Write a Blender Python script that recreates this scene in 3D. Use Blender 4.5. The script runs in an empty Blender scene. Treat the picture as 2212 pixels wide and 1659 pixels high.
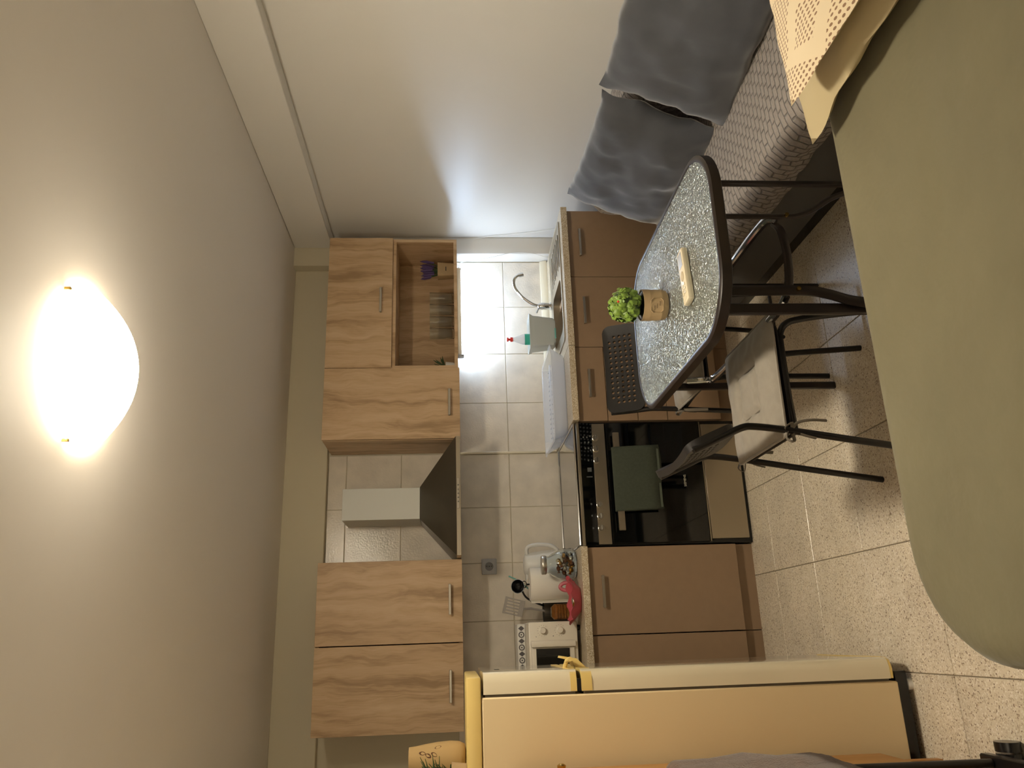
import bpy, bmesh, math, random
from mathutils import Vector, Matrix, noise
random.seed(7)
S = bpy.context.scene
COL = S.collection
PI = math.pi

# ------------------------------------------------------------------ camera
cam_d = bpy.data.cameras.new('camera'); cam = bpy.data.objects.new('camera', cam_d); COL.objects.link(cam)
_R = Vector((0.9497635, -0.3127816, -0.0108127)); _D = Vector((-0.0337208, -0.0679235, -0.9971205)); _F = Vector((0.3111465, 0.9473933, -0.0750585))
cam.matrix_world = Matrix(((_D.x, _R.x, -_F.x, 0), (_D.y, _R.y, -_F.y, 0), (_D.z, _R.z, -_F.z, 1.4096), (0, 0, 0, 1)))
cam_d.sensor_fit = 'HORIZONTAL'; cam_d.sensor_width = 36.0; cam_d.lens = 36.0*1691.97/2212.0
cam_d.clip_start = 0.02
S.camera = cam
# ------------------------------------------------------------------ world, exposure
w = bpy.data.worlds.new('world'); S.world = w; w.use_nodes = True
w.node_tree.nodes['Background'].inputs[0].default_value = (0.02, 0.025, 0.04, 1)
w.node_tree.nodes['Background'].inputs[1].default_value = 0.3
S.view_settings.view_transform = 'Standard'; S.view_settings.look = 'None'; S.view_settings.gamma = 1
S.view_settings.use_curve_mapping = False
S.view_settings.exposure = 0.0
S.cycles.use_denoising = True
S.cycles.max_bounces = 10; S.cycles.sample_clamp_indirect = 6.0
S.cycles.caustics_refractive = True
DOME_STRENGTH = 176.; DOME_COL = (1.0, 0.89, 0.70)
LED_STRENGTH = 78.0; LED_COL = (0.56, 0.74, 1.0)

# ------------------------------------------------------------------ helpers
W = {}
def C(r, g, b):
    def f(c):
        c /= 255.0
        return c/12.92 if c <= 0.04045 else ((c+0.055)/1.055)**2.4
    return (f(r), f(g), f(b), 1.0)

class B:
    def __init__(s): s.bm = bmesh.new()
    def merge(s, b2, mi=None):
        me = bpy.data.meshes.new('t'); b2.to_mesh(me); b2.free()
        if mi is not None:
            for p in me.polygons: p.material_index = mi
        s.bm.from_mesh(me); bpy.data.meshes.remove(me); return s
    def box(s, x0, x1, y0, y1, z0, z1, bev=0.0, seg=1, mi=0, rot=None, piv=None):
        b = bmesh.new(); bmesh.ops.create_cube(b, size=1)
        for v in b.verts: v.co = Vector(((x0+x1)/2+v.co.x*(x1-x0), (y0+y1)/2+v.co.y*(y1-y0), (z0+z1)/2+v.co.z*(z1-z0)))
        if bev > 0: bmesh.ops.bevel(b, geom=b.edges[:], offset=bev, segments=seg, affect='EDGES', profile=0.5)
        if rot is not None:
            pv = Vector(piv) if piv else Vector(((x0+x1)/2, (y0+y1)/2, (z0+z1)/2))
            for v in b.verts: v.co = pv + rot @ (v.co-pv)
        return s.merge(b, mi)
    def loops(s, L, closed=True, capA=True, capB=True, mi=0):
        bm = s.bm; R = [[bm.verts.new(p) for p in l] for l in L]; n = len(L[0])
        for a, b in zip(R, R[1:]):
            for i in range(n if closed else n-1):
                j = (i+1) % n
                try: f = bm.faces.new((a[i], a[j], b[j], b[i])); f.material_index = mi
                except ValueError: pass
        if closed and capA:
            f = bm.faces.new(R[0][::-1]); f.material_index = mi
        if closed and capB:
            f = bm.faces.new(R[-1]); f.material_index = mi
        return s
    def tube(s, path, r, n=10, closed=False, mi=0, ry=None):
        P = [Vector(p) for p in path]; N = len(P); L = []
        T = []
        for i in range(N):
            if closed: t = P[(i+1) % N]-P[i-1]
            else: t = P[min(i+1, N-1)]-P[max(i-1, 0)]
            T.append(t.normalized())
        up = Vector((0, 0, 1)) if abs(T[0].z) < .9 else Vector((0, 1, 0))
        u = (up - T[0]*up.dot(T[0])).normalized()
        for i in range(N):
            u = (u - T[i]*u.dot(T[i])).normalized(); v = T[i].cross(u)
            rr = r[i] if isinstance(r, (list, tuple)) else r
            r2 = ry if ry else rr
            L.append([P[i]+u*math.cos(a)*rr+v*math.sin(a)*r2 for a in [2*PI*k/n for k in range(n)]])
        if closed: L.append(L[0])
        s.loops(L, capA=not closed, capB=not closed, mi=mi)
        if closed: bmesh.ops.remove_doubles(s.bm, verts=s.bm.verts[:], dist=1e-6)
        return s
    def lathe(s, prof, cx=0, cy=0, cz=0, n=28, mi=0, capA=True, capB=True, sx=1, sy=1):
        return s.loops([[(cx+r*math.cos(2*PI*k/n)*sx, cy+r*math.sin(2*PI*k/n)*sy, cz+z) for k in range(n)] for r, z in prof], capA=capA, capB=capB, mi=mi)
    def prism(s, poly, a0, a1, axis='z', mi=0):
        def pt(p, a):
            return {'z': (p[0], p[1], a), 'y': (p[0], a, p[1]), 'x': (a, p[0], p[1])}[axis]
        return s.loops([[pt(p, a0) for p in poly], [pt(p, a1) for p in poly]], mi=mi)
    def ball(s, c, r, n=12, mi=0):
        b = bmesh.new(); bmesh.ops.create_uvsphere(b, u_segments=n, v_segments=max(6, n//2), radius=1)
        rr = r if isinstance(r, (tuple, list)) else (r, r, r)
        for v in b.verts: v.co = Vector((c[0]+v.co.x*rr[0], c[1]+v.co.y*rr[1], c[2]+v.co.z*rr[2]))
        return s.merge(b, mi)
    def xf(s, m):
        for v in s.bm.verts: v.co = m @ v.co
        return s

def finish(o, me, smooth=38):
    if smooth:
        me.shade_smooth() if hasattr(me, 'shade_smooth') else None
        me.set_sharp_from_angle(angle=math.radians(smooth))

def put(name, b, mats, parent=None, smooth=38, kind=None, label=None, cat=None, group=None, origin=True):
    bm = b.bm
    bmesh.ops.recalc_face_normals(bm, faces=bm.faces[:])
    me = bpy.data.meshes.new(name); bm.to_mesh(me); bm.free()
    for m in (mats if isinstance(mats, (list, tuple)) else [mats]): me.materials.append(m)
    finish(None, me, smooth)
    o = bpy.data.objects.new(name, me); COL.objects.link(o)
    if parent is not None:
        o.parent = parent; W[o.name] = W[parent.name].copy(); me.transform(W[parent.name].inverted())
    else:
        c = Vector((0, 0, 0))
        if origin and len(me.vertices):
            xs = [v.co.x for v in me.vertices]; ys = [v.co.y for v in me.vertices]; zs = [v.co.z for v in me.vertices]
            c = Vector(((min(xs)+max(xs))/2, (min(ys)+max(ys))/2, min(zs)))
        me.transform(Matrix.Translation(-c)); o.location = c; W[o.name] = Matrix.Translation(c)
    if kind: o['kind'] = kind
    if label: o['label'] = label
    if cat: o['category'] = cat
    if group: o['group'] = group
    return o

def thing(name, label, cat, loc=(0, 0, 0), rz=0, group=None):
    o = bpy.data.objects.new(name, None); COL.objects.link(o); o.empty_display_size = .05
    o.location = loc; o.rotation_euler = (0, 0, rz)
    o['label'] = label; o['category'] = cat
    if group: o['group'] = group
    W[o.name] = Matrix.Translation(Vector(loc)) @ Matrix.Rotation(rz, 4, 'Z')
    return o

def copy_tree(o, parent=None):
    kids = list(o.children)
    c = o.copy(); COL.objects.link(c)
    if parent: c.parent = parent
    for k in kids: copy_tree(k, c)
    return c

def arc(c, r, a0, a1, n, plane='xz', off=0):
    out = []
    for i in range(n+1):
        a = math.radians(a0+(a1-a0)*i/n); p, q = c[0]+r*math.cos(a), c[1]+r*math.sin(a)
        out.append({'xz': (p, off, q), 'yz': (off, p, q), 'xy': (p, q, off)}[plane])
    return out

def rrect(cx, cy, hx, hy, r, n=6):
    pts = []
    for sx, sy, a0 in ((1, 1, 0), (-1, 1, 90), (-1, -1, 180), (1, -1, 270)):
        for i in range(n+1):
            a = math.radians(a0+90*i/n)
            pts.append((cx+sx*(hx-r)+r*math.cos(a), cy+sy*(hy-r)+r*math.sin(a)))
    return pts

def smooth_path(pts, n=6):
    P = [Vector(p) for p in pts]; out = []
    for i in range(len(P)-1):
        p0 = P[max(i-1, 0)]; p1 = P[i]; p2 = P[i+1]; p3 = P[min(i+2, len(P)-1)]
        for k in range(n):
            t = k/n
            out.append(0.5*((2*p1)+(-p0+p2)*t+(2*p0-5*p1+4*p2-p3)*t*t+(-p0+3*p1-3*p2+p3)*t**3))
    out.append(P[-1]); return out

# ------------------------------------------------------------------ materials
def mat(name, col, rough=.5, metal=0., var=None, bump=None, trans=0., emis=None, spec=None, coat=0., sheen=0., ior=None, alpha=None, stretch=None, rand=0.):
    m = bpy.data.materials.new(name); m.use_nodes = True; nt = m.node_tree; N = nt.nodes; L = nt.links
    p = N['Principled BSDF']; p.inputs['Base Color'].default_value = col; p.inputs['Roughness'].default_value = rough
    p.inputs['Metallic'].default_value = metal
    if trans: p.inputs['Transmission Weight'].default_value = trans
    if spec is not None: p.inputs['Specular IOR Level'].default_value = spec
    if coat: p.inputs['Coat Weight'].default_value = coat; p.inputs['Coat Roughness'].default_value = .1
    if sheen: p.inputs['Sheen Weight'].default_value = sheen; p.inputs['Sheen Roughness'].default_value = .4
    if ior: p.inputs['IOR'].default_value = ior
    if alpha is not None: p.inputs['Alpha'].default_value = alpha
    if emis: p.inputs['Emission Color'].default_value = (*emis[0], 1); p.inputs['Emission Strength'].default_value = emis[1]
    if var or bump:
        tc = N.new('ShaderNodeTexCoord'); mp = N.new('ShaderNodeMapping'); L.new(tc.outputs['Object'], mp.inputs[0])
        if stretch: mp.inputs['Scale'].default_value = stretch
        if rand:
            oi = N.new('ShaderNodeObjectInfo'); ml = N.new('ShaderNodeMath'); ml.operation = 'MULTIPLY'; ml.inputs[1].default_value = 37.
            L.new(oi.outputs['Random'], ml.inputs[0]); L.new(ml.outputs[0], mp.inputs['Location'])
    if var:
        nz = N.new('ShaderNodeTexNoise'); nz.inputs['Scale'].default_value = var[0]; nz.inputs['Detail'].default_value = 6
        L.new(mp.outputs[0], nz.inputs['Vector'])
        cr = N.new('ShaderNodeValToRGB'); cr.color_ramp.elements[0].position = .3; cr.color_ramp.elements[1].position = .7
        k = var[1]
        cr.color_ramp.elements[0].color = tuple(c*(1-k) for c in col[:3])+(1,); cr.color_ramp.elements[1].color = tuple(min(1, c*(1+k)) for c in col[:3])+(1,)
        L.new(nz.outputs['Fac'], cr.inputs[0]); L.new(cr.outputs[0], p.inputs['Base Color'])
    if bump:
        nb = N.new('ShaderNodeTexNoise'); nb.inputs['Scale'].default_value = bump[0]; nb.inputs['Detail'].default_value = 4
        L.new(mp.outputs[0], nb.inputs['Vector'])
        bp = N.new('ShaderNodeBump'); bp.inputs['Strength'].default_value = bump[1]; bp.inputs['Distance'].default_value = bump[2]
        L.new(nb.outputs['Fac'], bp.inputs['Height']); L.new(bp.outputs[0], p.inputs['Normal'])
    return m

def wood(name, dark, mid, light):
    m = bpy.data.materials.new(name); m.use_nodes = True; nt = m.node_tree; N = nt.nodes; L = nt.links; p = N['Principled BSDF']
    tc = N.new('ShaderNodeTexCoord'); oi = N.new('ShaderNodeObjectInfo')
    ml = N.new('ShaderNodeMath'); ml.operation = 'MULTIPLY'; ml.inputs[1].default_value = 23.; L.new(oi.outputs['Random'], ml.inputs[0])
    ad = N.new('ShaderNodeVectorMath'); L.new(tc.outputs['Object'], ad.inputs[0]); L.new(ml.outputs[0], ad.inputs[1])
    dn = N.new('ShaderNodeTexNoise'); dn.inputs['Scale'].default_value = 5; L.new(ad.outputs[0], dn.inputs['Vector'])
    dm = N.new('ShaderNodeVectorMath'); dm.operation = 'MULTIPLY_ADD'; L.new(dn.outputs['Color'], dm.inputs[0]); dm.inputs[1].default_value = (.09, .05, .0); L.new(ad.outputs[0], dm.inputs[2])
    mp = N.new('ShaderNodeMapping'); mp.inputs['Scale'].default_value = (16, 16, 1.1); L.new(dm.outputs[0], mp.inputs[0])
    n1 = N.new('ShaderNodeTexNoise'); n1.inputs['Scale'].default_value = 1.1; n1.inputs['Detail'].default_value = 8; n1.inputs['Roughness'].default_value = .62; n1.inputs['Distortion'].default_value = .6
    L.new(mp.outputs[0], n1.inputs['Vector'])
    mp2 = N.new('ShaderNodeMapping'); mp2.inputs['Scale'].default_value = (420, 420, 14); L.new(ad.outputs[0], mp2.inputs[0])
    n2 = N.new('ShaderNodeTexNoise'); n2.inputs['Scale'].default_value = 1; n2.inputs['Detail'].default_value = 2; L.new(mp2.outputs[0], n2.inputs['Vector'])
    mx = N.new('ShaderNodeMix'); mx.data_type = 'FLOAT'; mx.inputs[0].default_value = .2; L.new(n1.outputs['Fac'], mx.inputs[2]); L.new(n2.outputs['Fac'], mx.inputs[3])
    cr = N.new('ShaderNodeValToRGB'); e = cr.color_ramp.elements; e[0].position = .36; e[0].color = dark; e[1].position = .66; e[1].color = light
    x = e.new(.5); x.color = mid
    L.new(mx.outputs[0], cr.inputs[0]); L.new(cr.outputs[0], p.inputs['Base Color']); p.inputs['Roughness'].default_value = .5
    bp = N.new('ShaderNodeBump'); bp.inputs['Strength'].default_value = .25; bp.inputs['Distance'].default_value = .002; L.new(mx.outputs[0], bp.inputs['Height']); L.new(bp.outputs[0], p.inputs['Normal'])
    return m

def speckle(name, base, spots, scale, rough, bumpy=0., mott=.08):
    """stone with chips: voronoi cell colours"""
    m = bpy.data.materials.new(name); m.use_nodes = True; nt = m.node_tree; N = nt.nodes; L = nt.links; p = N['Principled BSDF']
    tc = N.new('ShaderNodeTexCoord'); oi = N.new('ShaderNodeObjectInfo')
    ml = N.new('ShaderNodeMath'); ml.operation = 'MULTIPLY'; ml.inputs[1].default_value = 31.; L.new(oi.outputs['Random'], ml.inputs[0])
    ad = N.new('ShaderNodeVectorMath'); L.new(tc.outputs['Object'], ad.inputs[0]); L.new(ml.outputs[0], ad.inputs[1])
    vo = N.new('ShaderNodeTexVoronoi'); vo.inputs['Scale'].default_value = scale; L.new(ad.outputs[0], vo.inputs['Vector'])
    sp = N.new('ShaderNodeSeparateColor'); L.new(vo.outputs['Color'], sp.inputs[0])
    cr = N.new('ShaderNodeValToRGB'); cr.color_ramp.interpolation = 'CONSTANT'; e = cr.color_ramp.elements
    e[0].position = 0; e[0].color = spots[0][1]; e[1].position = spots[0][0]; e[1].color = base
    pos = 1.0
    for f, c in spots[1:]:
        pos -= f; x = e.new(pos); x.color = c
    L.new(sp.outputs[0], cr.inputs[0])
    nz = N.new('ShaderNodeTexNoise'); nz.inputs['Scale'].default_value = 7; nz.inputs['Detail'].default_value = 6; L.new(ad.outputs[0], nz.inputs['Vector'])
    mr = N.new('ShaderNodeMapRange'); mr.inputs[3].default_value = 1-mott; mr.inputs[4].default_value = 1+mott; mr.inputs[1].default_value = .3; mr.inputs[2].default_value = .7; L.new(nz.outputs['Fac'], mr.inputs[0])
    mu = N.new('ShaderNodeVectorMath'); mu.operation = 'SCALE'; L.new(cr.outputs[0], mu.inputs[0]); L.new(mr.outputs[0], mu.inputs['Scale'])
    L.new(mu.outputs[0], p.inputs['Base Color']); p.inputs['Roughness'].default_value = rough
    return m

M_WALL = mat('wall_paint', C(232, 228, 220), .42, bump=(160, .12, .001))
M_WALL2 = mat('wall_paint_kitchen', C(216, 206, 180), .75, bump=(160, .12, .001))
M_CEIL = mat('ceiling_paint', C(238, 232, 224), .6, bump=(40, .15, .002))
M_GROUT = mat('grout', C(150, 138, 118), .8)
M_FLOOR = speckle('terrazzo', C(226, 213, 190), [(.05, C(150, 128, 104)), (.16, C(242, 232, 216)), (.14, C(204, 186, 160))], 260, .28)
M_TILE = mat('wall_tile', C(232, 222, 206), .15, var=(9, .10), bump=(110, .55, .0016), rand=1.)
M_OAK = wood('light_oak', C(164, 134, 98), C(200, 168, 130), C(214, 186, 150))
M_TAUPE = mat('taupe_laminate', C(150, 124, 98), .38, var=(30, .03))
M_TOP = speckle('speckled_worktop', C(196, 180, 152), [(.2, C(160, 138, 104)), (.25, C(224, 214, 196))], 420, .28)
M_TRIMM = mat('white_plastic', C(232, 230, 224), .35)
M_CREAM = mat('cream_plastic', C(228, 216, 188), .3)
M_STEEL = mat('brushed_steel', C(178, 168, 150), .32, 1., bump=(300, .04, .0005), stretch=(1, 1, 30))
M_STEEL2 = mat('hood_steel', C(120, 116, 108), .38, 1., bump=(300, .04, .0005))
M_CHROME = mat('chrome', C(220, 222, 225), .08, 1.)
M_NICKEL = mat('satin_nickel', C(188, 182, 170), .3, 1.)
M_BLACK = mat('black_enamel', C(14, 14, 15), .22)
M_BGLASS = mat('black_glass', C(6, 7, 7), .04, spec=.6)
M_DARKMET = mat('black_tube', C(20, 18, 18), .3)
M_BROWNMET = mat('dark_brown_metal', C(40, 32, 29), .35)
M_BPLAST = mat('black_perforated_plastic', C(34, 32, 32), .4)
M_CERAM = mat('glass_lid', C(70, 70, 70), .06, spec=.9, coat=1.)
M_FRIDGE = mat('fridge_enamel', C(230, 208, 164), .3, bump=(260, .06, .0006))
M_FDOOR = mat('fridge_door', C(228, 216, 186), .10, coat=1.)
M_FYEL = mat('yellowed_plastic', C(226, 198, 122), .35)
M_GASKET = mat('gasket', C(96, 88, 74), .6)
M_LINEN = mat('linen', C(152, 144, 132), .9, var=(40, .06), bump=(500, .3, .0008), sheen=.3)
M_SEAM = mat('linen_seam', C(112, 104, 92), .95)
M_QUILTDARK = mat('sofa_base_cloth', C(104, 102, 100), .95, bump=(500, .3, .001))
M_VELVET = mat('charcoal_velvet', C(78, 80, 86), .85, var=(7, .16), sheen=.8)
M_SHEET = mat('olive_sheet', C(122, 115, 88), .85, var=(5, .06), bump=(9, .5, .014), sheen=.2)
M_SHEETPALE = mat('pale_olive_cotton', C(196, 180, 142), .85, var=(5, .06), bump=(25, .3, .004))
M_TOWEL = mat('brown_towel', C(116, 94, 80), .95, var=(60, .2), bump=(260, 1., .004), sheen=.4)
M_DTOWEL = mat('green_cloth', C(66, 72, 60), .95, var=(80, .1), bump=(500, .6, .001))
M_LEAF = mat('leaf_green', C(112, 140, 52), .5, var=(50, .3), sheen=.2)
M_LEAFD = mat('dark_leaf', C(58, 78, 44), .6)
M_PURPLE = mat('lavender', C(92, 72, 118), .8)
M_GLASS = mat('clear_glass', C(240, 245, 245), .02, trans=1., ior=1.35)
M_CPLAST = mat('clear_plastic', C(238, 242, 250), .12, alpha=.38)
M_WPLAST = mat('milky_plastic', C(225, 228, 222), .35, trans=.15)
M_PAPER = mat('kitchen_paper', C(242, 236, 224), .9, bump=(300, .3, .001))
M_RED = mat('red_plastic', C(200, 84, 96), .35, trans=.1)
M_REDCAP = mat('red_cap', C(225, 60, 50), .35)
M_GREENLAB = mat('green_label', C(40, 150, 120), .4)
M_GOLD = mat('gold_foil', C(190, 140, 60), .22, 1.)
M_BRONZE = mat('bronze_foil', C(120, 70, 36), .25, 1.)
M_SILVER = mat('silver_foil', C(210, 205, 195), .2, 1.)
M_OVENW = mat('oven_white', C(234, 226, 210), .35)
M_PATT_G = mat('pattern_grey', C(96, 92, 94), .8)
M_TAN = mat('tan_stoneware', C(186, 156, 106), .75, bump=(120, .3, .001))
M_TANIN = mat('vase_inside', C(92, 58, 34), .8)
M_POT = mat('kraft_pot', C(176, 150, 112), .7, var=(20, .06))
M_ORANGE = wood('warm_beech', C(182, 132, 74), C(192, 142, 82), C(200, 152, 92))
M_BRASS = mat('brass', C(190, 160, 90), .25, 1.)
M_BISC = mat('biscuits', C(176, 110, 44), .7, var=(60, .3))
M_TEAL = mat('teal_plastic', C(130, 195, 185), .4)
M_SOCK = mat('socket_plastic', C(186, 186, 188), .4)
M_GREYUT = mat('grey_nylon', C(168, 160, 152), .5)
M_TEXT = mat('print_white', C(190, 185, 165), .5)
M_CAND = mat('led_casing', C(226, 220, 205), .4)
M_DOME = mat('lamp_glass', C(255, 240, 210), .3, emis=(DOME_COL, DOME_STRENGTH))
def dome_falloff():
    # the bulb sits in the middle: the glass glows brightest there and dims towards its rim
    nt = M_DOME.node_tree; N = nt.nodes; L = nt.links
    tc = N.new('ShaderNodeTexCoord'); mu = N.new('ShaderNodeVectorMath'); mu.operation = 'MULTIPLY'; mu.inputs[1].default_value = (1/.208, 1/.208, 0); L.new(tc.outputs['Object'], mu.inputs[0])
    ln = N.new('ShaderNodeVectorMath'); ln.operation = 'LENGTH'; L.new(mu.outputs[0], ln.inputs[0])
    mr = N.new('ShaderNodeMapRange'); mr.inputs[1].default_value = .1; mr.inputs[2].default_value = .95; mr.inputs[3].default_value = DOME_STRENGTH; mr.inputs[4].default_value = DOME_STRENGTH*.06; mr.interpolation_type = 'SMOOTHSTEP'
    L.new(ln.outputs['Value'], mr.inputs[0]); L.new(mr.outputs[0], N['Principled BSDF'].inputs['Emission Strength'])
dome_falloff()
M_LED = mat('led_diffuser', C(240, 245, 255), .3, emis=(LED_COL, LED_STRENGTH))

def quilt_mat():
    m = bpy.data.materials.new('quilted_cover'); m.use_nodes = True; nt = m.node_tree; N = nt.nodes; L = nt.links; p = N['Principled BSDF']
    tc = N.new('ShaderNodeTexCoord'); sx = N.new('ShaderNodeSeparateXYZ'); L.new(tc.outputs['Object'], sx.inputs[0])
    sb = N.new('ShaderNodeMath'); sb.operation = 'SUBTRACT'; L.new(sx.outputs['X'], sb.inputs[0]); L.new(sx.outputs['Z'], sb.inputs[1])
    cx = N.new('ShaderNodeCombineXYZ'); L.new(sb.outputs[0], cx.inputs['X']); L.new(sx.outputs['Y'], cx.inputs['Y'])
    nz = N.new('ShaderNodeTexNoise'); nz.inputs['Scale'].default_value = 16; L.new(tc.outputs['Object'], nz.inputs['Vector'])
    md = N.new('ShaderNodeVectorMath'); md.operation = 'MULTIPLY_ADD'; L.new(nz.outputs['Color'], md.inputs[0]); md.inputs[1].default_value = (.012, .012, 0); L.new(cx.outputs[0], md.inputs[2])
    br = N.new('ShaderNodeTexBrick'); br.inputs['Scale'].default_value = 1; br.inputs['Brick Width'].default_value = .046; br.inputs['Row Height'].default_value = .026; br.inputs['Mortar Size'].default_value = .003; br.inputs['Mortar Smooth'].default_value = 1.
    L.new(md.outputs[0], br.inputs['Vector'])
    inv = N.new('ShaderNodeMath'); inv.operation = 'SUBTRACT'; inv.inputs[0].default_value = 1; L.new(br.outputs['Fac'], inv.inputs[1])
    n2 = N.new('ShaderNodeTexNoise'); n2.inputs['Scale'].default_value = 60; L.new(tc.outputs['Object'], n2.inputs['Vector'])
    ad = N.new('ShaderNodeMath'); ad.operation = 'MULTIPLY_ADD'; L.new(n2.outputs['Fac'], ad.inputs[0]); ad.inputs[1].default_value = .8; L.new(inv.outputs[0], ad.inputs[2])
    bp = N.new('ShaderNodeBump'); bp.inputs['Strength'].default_value = 1.; bp.inputs['Distance'].default_value = .009; L.new(ad.outputs[0], bp.inputs['Height']); L.new(bp.outputs[0], p.inputs['Normal'])
    mx = N.new('ShaderNodeMix'); mx.data_type = 'RGBA'; mx.inputs[6].default_value = C(164, 154, 146); mx.inputs[7].default_value = C(140, 130, 122); L.new(br.outputs['Fac'], mx.inputs[0])
    L.new(mx.outputs[2], p.inputs['Base Color']); p.inputs['Roughness'].default_value = .85; p.inputs['Sheen Weight'].default_value = .3
    return m
M_QUILT = quilt_mat()

def pattern_mat():
    """cream cotton with a print of brown dashes in diamonds"""
    m = bpy.data.materials.new('dash_print_cotton'); m.use_nodes = True; nt = m.node_tree; N = nt.nodes; L = nt.links; p = N['Principled BSDF']
    tc = N.new('ShaderNodeTexCoord'); mp = N.new('ShaderNodeMapping'); mp.inputs['Scale'].default_value = (120, 62, 1); L.new(tc.outputs['Object'], mp.inputs[0])
    fr = N.new('ShaderNodeVectorMath'); fr.operation = 'FRACTION'; L.new(mp.outputs[0], fr.inputs[0])
    sb = N.new('ShaderNodeVectorMath'); sb.operation = 'SUBTRACT'; L.new(fr.outputs[0], sb.inputs[0]); sb.inputs[1].default_value = (.5, .5, 0)
    mu = N.new('ShaderNodeVectorMath'); mu.operation = 'MULTIPLY'; L.new(sb.outputs[0], mu.inputs[0]); mu.inputs[1].default_value = (1.4, 1.0, 0)
    ln = N.new('ShaderNodeVectorMath'); ln.operation = 'LENGTH'; L.new(mu.outputs[0], ln.inputs[0])
    lt = N.new('ShaderNodeMath'); lt.operation = 'LESS_THAN'; lt.inputs[1].default_value = .33; L.new(ln.outputs['Value'], lt.inputs[0])
    # diamonds: sum of |x|,|y| bands
    s2 = N.new('ShaderNodeSeparateXYZ'); L.new(tc.outputs['Object'], s2.inputs[0])
    pa = N.new('ShaderNodeMath'); pa.operation = 'PINGPONG'; pa.inputs[1].default_value = .085; L.new(s2.outputs['X'], pa.inputs[0])
    pb = N.new('ShaderNodeMath'); pb.operation = 'PINGPONG'; pb.inputs[1].default_value = .16; L.new(s2.outputs['Y'], pb.inputs[0])
    m2 = N.new('ShaderNodeMath'); m2.operation = 'MULTIPLY'; m2.inputs[1].default_value = .53; L.new(pb.outputs[0], m2.inputs[0])
    a2 = N.new('ShaderNodeMath'); a2.operation = 'ADD'; L.new(pa.outputs[0], a2.inputs[0]); L.new(m2.outputs[0], a2.inputs[1])
    w2 = N.new('ShaderNodeMath'); w2.operation = 'PINGPONG'; w2.inputs[1].default_value = .055; L.new(a2.outputs[0], w2.inputs[0])
    g2 = N.new('ShaderNodeMath'); g2.operation = 'GREATER_THAN'; g2.inputs[1].default_value = .018; L.new(w2.outputs[0], g2.inputs[0])
    an = N.new('ShaderNodeMath'); an.operation = 'MULTIPLY'; L.new(lt.outputs[0], an.inputs[0]); L.new(g2.outputs[0], an.inputs[1])
    mx = N.new('ShaderNodeMix'); mx.data_type = 'RGBA'; mx.inputs[6].default_value = C(236, 218, 184); mx.inputs[7].default_value = C(150, 118, 92); L.new(an.outputs[0], mx.inputs[0])
    L.new(mx.outputs[2], p.inputs['Base Color']); p.inputs['Roughness'].default_value = .85
    return m
M_PRINT = pattern_mat()

def hammered_glass():
    m = bpy.data.materials.new('hammered_glass'); m.use_nodes = True; nt = m.node_tree; N = nt.nodes; L = nt.links; p = N['Principled BSDF']
    p.inputs['Base Color'].default_value = C(206, 218, 216); p.inputs['Roughness'].default_value = .07; p.inputs['Transmission Weight'].default_value = .5; p.inputs['IOR'].default_value = 1.6; p.inputs['Metallic'].default_value = .62
    p.inputs['Coat Weight'].default_value = 1.0; p.inputs['Coat Roughness'].default_value = .05
    tc = N.new('ShaderNodeTexCoord')
    mp = N.new('ShaderNodeMapping'); mp.inputs['Scale'].default_value = (75, 130, 1); L.new(tc.outputs['Object'], mp.inputs[0])
    vo = N.new('ShaderNodeTexNoise'); vo.inputs['Scale'].default_value = 1.0; vo.inputs['Detail'].default_value = 1.0; vo.inputs['Distortion'].default_value = 1.2; L.new(mp.outputs[0], vo.inputs['Vector'])
    bp = N.new('ShaderNodeBump'); bp.inputs['Strength'].default_value = 1.; bp.inputs['Distance'].default_value = .012
    L.new(vo.outputs['Fac'], bp.inputs['Height']); L.new(bp.outputs[0], p.inputs['Normal']); L.new(bp.outputs[0], p.inputs['Coat Normal'])
    return m
M_HGLASS = hammered_glass()

# ------------------------------------------------------------------ room shell
XR, XL, YB, YF, ZC = 2.31, -0.78, 4.31, -1.7, 2.33
b = B().box(XL-.1, XR+.1, YF-.1, YB+.1, -.12, -.005); floor = put('floor', b, M_GROUT, kind='structure', smooth=0, origin=False)
T = .3896; tx, ty = -.1365, 2.2817
tile_me = None
def tile_mesh(sx, sy):
    g = B().box(-sx/2, sx/2, -sy/2, sy/2, -.006, 0, bev=.0016); 
    bmesh.ops.recalc_face_normals(g.bm, faces=g.bm.faces[:])
    me = bpy.data.meshes.new('tile'); g.bm.to_mesh(me); g.bm.free(); me.materials.append(M_FLOOR); return me
tcache = {}
for i in range(-2, 7):
    for j in range(-11, 6):
        x0, x1 = max(tx+i*T, XL+.002), min(tx+(i+1)*T, XR-.002); y0, y1 = max(ty+j*T, YF+.002), min(ty+(j+1)*T, YB-.002)
        if x1-x0 < .02 or y1-y0 < .02: continue
        k = (round(x1-x0, 4), round(y1-y0, 4))
        if k not in tcache: tcache[k] = tile_mesh(k[0]-.003, k[1]-.003)
        o = bpy.data.objects.new('tile', tcache[k]); COL.objects.link(o); o.parent = floor; o.location = ((x0+x1)/2, (y0+y1)/2, 0)
put('ceiling', B().box(XL-.1, XR+.1, YF-.1, YB+.1, ZC, ZC+.1), M_CEIL, kind='structure', smooth=0)
wb = put('wall_back', B().box(XL-.1, XR+.1, YB+.003, YB+.12, -.1, ZC), M_WALL2, kind='structure', smooth=0, origin=False)
put('wall_right', B().box(XR, XR+.1, YF-.1, YB+.1, -.1, ZC), M_WALL, kind='structure', smooth=0)
put('wall_left', B().box(XL-.1, XL, YF-.1, YB+.1, -.1, ZC), M_WALL, kind='structure', smooth=0)
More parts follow.
